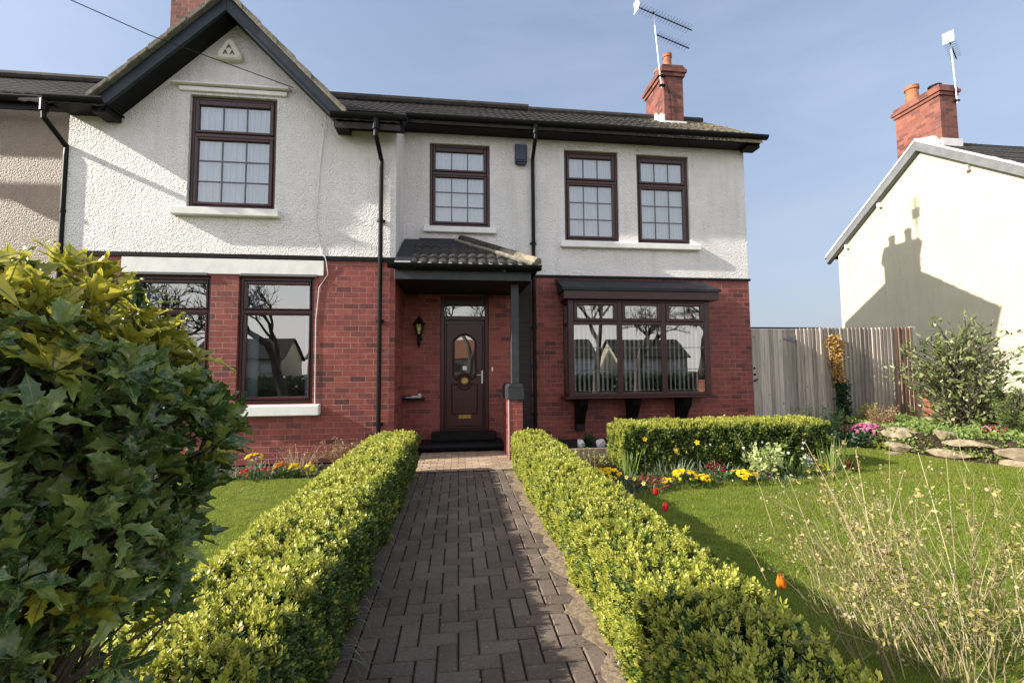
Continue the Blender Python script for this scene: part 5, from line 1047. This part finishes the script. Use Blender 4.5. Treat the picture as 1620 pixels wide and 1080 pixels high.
# ------------------------------------------------------------------ fence, gate, boundary wall, rockery
FY = 8.02
gate = thing('garden_gate', 'weathered grey boarded gate between the house corner and the fence', 'gate', (6.2, FY, 0))
b = MB(); x = 5.70
while x < 6.62: w_ = rng.uniform(.082, .098); b.box(x, x + w_ - .003, FY + rng.uniform(0, .004), FY + .022, .03, 2.10 + rng.uniform(-.004, .004)); x += w_
b.build('board_panel', M['fence'], gate); GX = x; b = MB(); b.box(GX - .02, GX + .06, FY + .026, FY + .09, .0, 2.1); b.build('gate_post', M['fence'], gate)
for z in (.35, 1.1, 1.85): pass
b = MB(); b.box(5.70, GX, FY + .026, FY + .06, .3, .4); b.box(5.70, GX, FY + .026, FY + .06, 1.75, 1.85); b.build('ledge', M['fence'], gate)
b = MB(); b.box(5.705, 5.76, FY - .018, FY - .001, 1.08, 1.10); b.tube([(5.72, FY - .02, 1.12), (5.78, FY - .03, 1.12)], .012, 8); b.box(5.715, 5.755, FY - .012, FY - .001, 1.20, 1.24); b.box(5.715, 5.75, FY - .012, FY - .001, 1.32, 1.36); b.build('latch', M['plastic'], gate, .003)
b = MB(); b.box(GX - .26, GX - .02, FY - .012, FY - .001, 1.885, 1.93); b.box(GX - .10, GX + .06, FY - .016, FY - .002, 1.86, 1.99); b.build('hinge', M['grey'], gate, .003)
fence = thing('board_fence', 'weathered grey board fence with sunlit board edges right of the gate', 'fence', (8, FY, 0))
b = MB(); x = GX + .006
while x < 9.24:
    w_ = rng.uniform(.082, .092); s = rng.uniform(.018, .036); z1 = 2.12 + (x - 6.7) * .012 + rng.uniform(-.006, .006); y0 = FY - .004
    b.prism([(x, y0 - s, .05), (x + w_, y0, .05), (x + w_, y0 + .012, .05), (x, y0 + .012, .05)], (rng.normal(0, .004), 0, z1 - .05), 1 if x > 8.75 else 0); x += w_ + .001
b.build('boards', [M['fence'], M['fence_bounce']], fence); b = MB(); b.box(GX + .03, 9.24, FY + .012, FY + .05, .35, .43); b.box(GX + .03, 9.24, FY + .012, FY + .05, 1.75, 1.83); b.build('rails', M['fence'], fence)
b = MB(); b.box(5.66, GX + .6, FY - .006, FY + .03, 2.112, 2.142); b.build('capping', M['black'], fence)
b = MB(); b.box(9.25, 9.34, FY - .002, FY + .09, 0, 2.17); b.build('post', M['fence'], fence, .004)
bw = MB(); bw.box(9.36, 9.58, -1.4, FY - .02, -.02, .82); bw.box(9.34, 9.60, -1.4, FY - .02, .822, .88); tag(bw.build('boundary_wall', M['brick_lit'], None, .006), 'low orange brick garden wall behind the shrub at the end of the fence', 'wall')
b = MB(); P0 = [(7.15, 7.9), (7.15, 6.95), (7.35, 6.35), (7.6, 5.7), (7.85, 5.1), (8.2, 4.5), (9.36, 4.3), (9.36, 7.95)]
b.poly([(p[0], p[1], .27) for p in P0]); 
for i in range(len(P0)): (xa, ya), (xb, yb) = P0[i], P0[(i + 1) % len(P0)]; b.poly([(xa - .06, ya, -.02), (xb - .06, yb, -.02), (xb, yb, .27), (xa, ya, .27)])
struct(b.build('rockery_soil', M['soil']))
rk = [((7.10, 7.02, .07), (.26, .15, .13), .1, 'long rounded rock at the left end of the rockery, by the lawn'), ((7.24, 7.12, .29), (.16, .13, .15), .5, 'upright pale rock behind the left end of the rockery'), ((7.32, 6.62, .25), (.36, .17, .15), -1.0, 'large slab with a slanted top in the upper row of the rockery'), ((7.16, 6.50, .04), (.30, .14, .11), -1.1, 'low rock at the lawn under the large slanted slab'),
      ((7.52, 6.12, .28), (.18, .14, .13), -.9, 'squarish pale rock right of the large slanted slab'), ((7.52, 5.78, .20), (.40, .16, .10), -1.15, 'long flat slab at the right of the rockery'), ((7.38, 5.95, .03), (.36, .14, .11), -1.1, 'flat rock under the long slab at the right of the rockery'), ((7.72, 5.25, .15), (.38, .17, .13), -1.1, 'last flat rock of the rockery towards the right edge'), ((7.62, 5.30, .0), (.34, .14, .09), -1.1, 'lowest rock under the last flat rock of the rockery'), ((8.0, 4.75, .12), (.3, .16, .13), -1.0, 'rounded rock at the near end of the rockery')]
for i, (c, s, r_, lab) in enumerate(rk): rock('rockery_stone', lab, 'rock', c, tuple(q_ * .86 for q_ in s), 20 + i, 'stone', rot=r_, group='sandstone rocks edging the rockery')
rock('stepping_stone', 'small pale stone lying in the grass before the rockery', 'stone', (6.75, 6.25, .0), (.16, .08, .03), 51, 'stone')
sprigs('fennel', 'dark feathery green plant against the fence right of the short hedge', 'plant', 6.52, 7.35, -.02, .42, .66, 90, 'dark', .05, 'dark', per=26, lw=.22); sprigs('hellebore', 'low blue green leafy plant at the foot of the feathery plant', 'plant', 6.75, 6.95, -.02, .3, .26, 40, 'dark', .1, 'dark', per=8)
clump('red_leaved_plant', 'dark red plant at the foot of the climber on the fence', 'plant', 7.25, 7.45, .0, .2, .35, 'redl', None, 130, 0, ls=.05); clump('pink_heather', 'mound of bright pink flowers at the left end of the rockery', 'flower', 7.20, 7.12, .03, .27, .28, 'mid', 'pink', 90, 330, .04, flow_low=.25)
clump('edging_plant', 'lime green creeping leaves at the lawn edge below the pink mound', 'plant', 6.98, 6.86, -.02, .28, .1, 'lime', None, 120, 0, ls=.07); sprigs('lime_shrub', 'bright lime green plant behind the brown dried clump', 'plant', 7.72, 7.6, .25, .18, .38, 30, 'lime', .06, 'dry', per=10); sprigs('dried_fern', 'brown dried clump between the pink mound and the rocks', 'plant', 7.75, 7.35, .2, .28, .45, 90, 'dry', .04, 'dry', per=16)
C = Cloud(); k = 9000; P = np.column_stack([rng.uniform(7.3, 9.36, k), rng.uniform(4.4, 7.95, k)]); P = P[inside(P, P0)]; k = len(P); P = np.column_stack([P, .27 + rng.random(k) * (.10 + .07 * np.sin(P[:, 0] * 6) * np.sin(P[:, 1] * 5))]); C.add(OVAL[0], OVAL[1], 0, P, frames(unit(k) + [[0, 0, .5]]), rng.uniform(.02, .05, k)); k = 1500; t_ = rng.random(k) * 5; i_ = np.minimum(t_.astype(int) + 1, 5); f_ = (t_ - (i_ - 1))[:, None]; Q = np.array(P0); P = Q[i_] * (1 - f_) + Q[np.minimum(i_ + 1, 6)] * f_; s_ = rng.random(k) ** 1.6; P = np.column_stack([P[:, 0] - .10 * (1 - s_), P[:, 1] - .02, s_ * .30 + .01 + rng.normal(0, .012, k)]); C.add(OVAL[0], OVAL[1], 0, P, frames(unit(k) + [[-.4, -.3, .5]]), rng.uniform(.02, .05, k))
o = C.build('rockery_cover', [GM['sword']]); o['kind'] = 'stuff'
clump('heather', 'dark pinkish plant on the rockery near the right edge', 'plant', 8.05, 5.85, .27, .14, .16, 'redl', 'pink', 80, 30, .03); clump('saxifrage', 'grey green cushion below the pinkish plant on the rockery', 'plant', 7.95, 5.55, .2, .14, .12, 'grey', None, 90, 0, ls=.04)
# climber on the fence: dead tan top, dark ivy below
cl = thing('climbing_plant', 'half dead climber up the fence, tan leaves above dark ivy', 'climber', (7.5, FY - .05, 0)); T = MB()
for i in range(5): ph = rng.uniform(0, 6); T.tube([(7.55 + .05 * math.sin(ph + z * 4) - .03 * z, FY - .05, z) for z in np.linspace(0, 1.9, 9)], [.012 - .005 * q / 9 for q in range(9)], 5)
T.build('stems', M['bark'], cl)
for nm, mt, z0, z1, n, wd, ls in (('dead_leaves', GM['dry'], 1.05, 1.98, 1300, .085, .045), ('ivy', GM['dark'], .0, 1.1, 1300, .14, .05)):
    C = Cloud(); z = rng.uniform(z0, z1, n); wz = wd * (1 + (.9 * np.exp(-((z - 1.75) / .18) ** 2) if z0 > 1 else .35 * np.sin(z * 6))); P = np.column_stack([7.56 - .05 * z + rng.normal(0, 1, n) * wz * .6 - (.05 if z0 > 1 else 0), FY - .03 - np.abs(rng.normal(0, .06, n)), z]); C.add(OVAL[0], OVAL[1], 0, P, frames(unit(n) + [[-.2, -.5, .0]]), rng.uniform(.5, 1.2, n) * ls); C.build(nm, mt if nm == 'ivy' else leaf('tan_leaf', [(0, (.30, .17, .05)), (1, (.55, .36, .13))], .3), cl)
# broad leaved shrub at the right and a conifer in front of it
def leafy(name, label, cat, c, r3, nb, ls, mats, ntw, trunk, group=None, lw=.42, updir=.4, seedphase=0, weights=None):
    t = thing(name, label, cat, (c[0], c[1], trunk)); C = Cloud(); S = MB(); c = np.array(c); r3 = np.array(r3)
    d = unit(nb); q = rng.uniform(.25, 1, nb) ** .5 * (1 + .16 * np.sin(d[:, 0] * 6 + seedphase) * np.sin(d[:, 2] * 5 + 1)); P = c + d * r3 * q[:, None]
    for i in range(nb):
        b0 = Vector((c[0] + rng.normal(0, .08 * r3[0]), c[1] + rng.normal(0, .08), max(trunk, P[i, 2] - rng.uniform(.3, .9) * r3[2]))); tip = Vector(P[i]); S.tube([b0, b0.lerp(tip, .6) + Vector((0, 0, .05 * r3[2])), tip], [.012, .007, .003], 4, cap=False)
        dv = (tip - b0).normalized(); k = ntw; tt = rng.uniform(.35, 1.02, k)[:, None]; pp = np.array(b0)[None] * (1 - tt) + np.array(tip)[None] * tt + rng.normal(0, ls * .35, (k, 3)); dd = np.array(dv)[None] * .5 + unit(k) * .8 + [[0, 0, updir]]; L_ = ls * rng.uniform(.6, 1.25, k); C.add(OVAL[0], OVAL[1], int(rng.integers(0, len(mats))), pp, frames(dd), np.column_stack([L_ * lw, L_ * lw, L_]))
    S.tube([(c[0], c[1], trunk - .05), (c[0], c[1], c[2])], [.035, .015], 7); C.build('foliage', mats, t); S.build('stems', M['bark'], t); return t
M['shrub1'] = leaf('viburnum_leaf', [(0, (.06, .10, .03)), (.6, (.14, .19, .05)), (1, (.28, .32, .12))], .3, .38, .5); M['shrub2'] = leaf('pale_viburnum_leaf', [(0, (.12, .15, .05)), (1, (.32, .34, .16))], .3, .4, .4)
leafy('viburnum_shrub', 'tall open broad leaved shrub against the cream house at the right edge', 'shrub', (8.66, 6.75, 1.30), (1.12, .8, .98), 300, .10, [M['shrub1'], M['shrub2'], M['shrub2']], 10, .25)
leafy('conifer', 'small dense yellow green conifer in front of the broad leaved shrub', 'conifer', (8.75, 6.0, .62), (.36, .36, .42), 220, .06, [GM['sword'], M['old_shade']], 22, .25, lw=.16)

# ------------------------------------------------------------------ the house next door
XN = 11.7; nb = thing('neighbour_house', 'cream rendered house next door with brick chimney and grey verge boards', 'house', (XN, 9.63, 0))
YA, YF, YC, ZE, ZP = 7.06, 12.22, 9.63, 5.02, 7.05; sl_ = (ZP - ZE) / (YF - YC)
t = MB(); t.prism([(XN, YA, 0), (XN, YF, 0), (XN, YF, ZE), (XN, YC, ZP - .12), (XN, YA, ZE)], (.3, 0, 0)); t.prism([(XN + .3, YA, 0), (20, YA, 0), (20, YA, ZE), (XN + .3, YA, ZE)], (0, .3, 0)); t.box(XN + .3, 20, YF - .3, YF, 0, ZE); t.build('wall', M['render_s'], nb)
t = MB(); nzf = lambda y: ZP + .06 - abs(y - YC) * sl_
roof_sheet(t, XN - .12, 20, YA - .3, YC, nzf, lambda x, y: True, dx=.05); t.poly([(XN - .12, YC, nzf(YC)), (20, YC, nzf(YC)), (20, YF + .35, nzf(YF + .35)), (XN - .12, YF + .35, nzf(YF + .35))]); nroof = t.build('roof', M['tile_p'], nb)
t = MB()
for sg, ye in ((-1, YA - .3), (1, YF + .3)):
    P = lambda y, dz: (XN - .14, y, nzf(y) + dz); t.prism([P(YC, -.03), P(ye, -.03), P(ye, -.24), P(YC, -.27)], (.035, 0, 0)); 
t.build('bargeboard', M['grey'], nb); t = MB()
for sg, ye in ((-1, YA - .33), (1, YF + .33)): P = lambda y, dz: (XN - .16, y, nzf(y) + dz); t.prism([P(YC, .02), P(ye, .02), P(ye, -.028), P(YC, -.028)], (.14, 0, 0))
t.build('verge', M['white'], nroof)
t = MB()
for sg, ye in ((-1, YA - .3), (1, YF + .3)): P = lambda y, dz: (XN - .104, y, nzf(y) + dz); t.prism([P(YC, -.25), P(ye, -.23), P(ye, -.26), P(YC, -.28)], (.1, 0, 0))
t.build('soffit', M['grey'], nb)
t = MB(); t.box(XN - .1, 20, YA - .40, YA - .29, ZE - .12, ZE - .02); t.box(XN - .1, 20, YF + .29, YF + .40, ZE - .24, ZE - .14); t.build('gutter', M['plastic'], nb)
t = MB(); [t.box(XN - .10, XN - .002, y - .04, y + .04, nzf(y) - .46, nzf(y) - .34) for y in (11.85, 10.75, 8.6)]; t.build('purlin_end', M['white'], nb)
ch = chimney(nb, XN + .05, XN + .52, 9.15, 10.26, 6.2, 8.28, M['chim'], [(XN + .28, 9.98, .15, .5, 'terracotta'), (XN + .28, 9.42, .13, .16, 'plastic')])
t = MB(); t.prism([(XN - .02, 9.15, 6.82), (XN - .02, 9.3, 7.05), (XN - .02, 9.55, 7.12), (XN - .02, 9.75, 7.22), (XN - .02, 9.7, 7.02), (XN - .02, 9.2, 6.72)], (.07, 0, 0)); t.box(XN, XN + .56, 9.10, 9.148, 6.65, 6.90); t.build('flashing', M['white'], ch)
ar = thing('tv_aerial', 'tv aerial with a white reflector on the chimney of the cream house', 'aerial', (XN + .5, 9.15, 8.1)); aerial(ar, (XN + .48, 9.1, 7.8), (XN + .35, 9.05, 9.25), (.78, .42, -.24), [(1.0, .25, .55, .11)], True)
t = MB(); t.box(XN + .40, XN + .54, 9.08, 9.13, 7.85, 7.89); t.build('bracket', M['plastic'], ar)

# ------------------------------------------------------------------ the street behind the camera (seen in the panes)
struct(sheet('road', [(-60, -20), (60, -20), (60, -13.5), (-60, -13.5)], -.025, M['asphalt'])); struct(sheet('pavement', [(-60, -13.5), (60, -13.5), (60, -11.3), (-60, -11.3)], -.024, M['grey']))
def bare_tree(label, x, y, h, seed, tk=.026):
    r2 = random.Random(seed); t = thing('bare_tree', label, 'tree', (x, y, -.03), 'bare trees along the road'); T, W = MB(), MB()
    def grow(p, d, ln, r, lev):
        d = Vector(d); pts = [Vector(p)]; n = 4 if lev < 2 else 3
        for i in range(n): d = (d + Vector((r2.gauss(0, .14), r2.gauss(0, .14), r2.gauss(.05, .10)))).normalized(); pts.append(pts[-1] + d * ln / n)
        (T if lev < 1 else W).tube(pts, [r * (1 - .42 * i / n) for i in range(n + 1)], 7 if lev < 2 else 3, cap=False)
        if lev >= 6: return
        for k in range(r2.choice((2, 3)) if lev < 3 else r2.choice((3, 4))):
            j = r2.randint(max(1, n - 2), n); a = r2.uniform(0, 2 * PI); s = r2.uniform(.45, .85); ax = d.orthogonal().normalized(); ax = Matrix.Rotation(a, 3, d) @ ax; grow(pts[j], (d + ax * s).normalized(), ln * r2.uniform(.6, .8), r * .6, lev + 1)
    grow((x, y, -.05), (0, 0, 1), h * (.30 if tk > .02 else .5), h * tk, 0); T.build('trunk', M['bark'], t); W.build('branches', M['bark'], t); return t
for i, (x, y, h) in enumerate(((-8.3, -8.6, 9.5), (.6, -11.0, 9), (7.6, -8.8, 9.0), (13.6, -9.0, 9.5), (-13.2, -9.2, 9), (10.3, -9.6, 9.5))): bare_tree('bare winter tree across the garden wall, mirrored in the windows', x, y, h, 40 + i)
hg = Cloud(); k = 26000; P = np.column_stack([rng.uniform(-24, 30, k), rng.normal(-10.6, .35, k), rng.uniform(0, 1.0, k)]); hg.add(OVAL[0], OVAL[1], 0, P, frames(unit(k)), rng.uniform(.1, .2, k)); cb = MB(); cb.box(-24, 30, -10.9, -10.3, -.03, .85); hg.raw(cb, 1); tag(hg.build('roadside_hedge', [GM['dark'], M['core']]), 'dark hedge along the road, mirrored in the lower windows', 'hedge')
def far_house(label, x0, x1, y, wall, roofm):
    t = thing('road_house', label, 'house', ((x0 + x1) / 2, y, 0)); b = MB(); b.box(x0, x1, y - 7, y, 0, 2.9); b.prism([(x0, y - 7, 2.9), (x0, y, 2.9), (x0, y - 3.5, 5.2)], (x1 - x0, 0, 0)); b.build('wall', wall, t)
    b = MB(); b.prism([(x0 - .3, y + .4, 2.7), (x0 - .3, y - 3.5, 5.3), (x0 - .3, y - 7.4, 2.7), (x0 - .3, y - 7.4, 2.85), (x0 - .3, y - 3.5, 5.45), (x0 - .3, y + .4, 2.85)], (x1 - x0 + .6, 0, 0)); b.build('roof', roofm, t)
    for k in range(3): xx = x0 + (x1 - x0) * (k + .5) / 3; b = MB(); b.box(xx - .7, xx + .7, y + .002, y + .05, 1, 2.2); b.build('window', M['glass'], t)
for i, x in enumerate((-26, -13, 0, 13, 26)): far_house(('dark roofed bungalow farthest left across the road', 'dark roofed bungalow second from the left across the road', 'bungalow with a terracotta roof across the road opposite the path', 'dark roofed bungalow second from the right across the road', 'dark roofed bungalow farthest right across the road')[i], x - 5, x + 5, -42, M['white'] if i % 2 else M['render_s'], M['terracotta'] if i == 2 else M['tile_p'])
for o in SC.objects:
    if 'base' in o: del o['base']
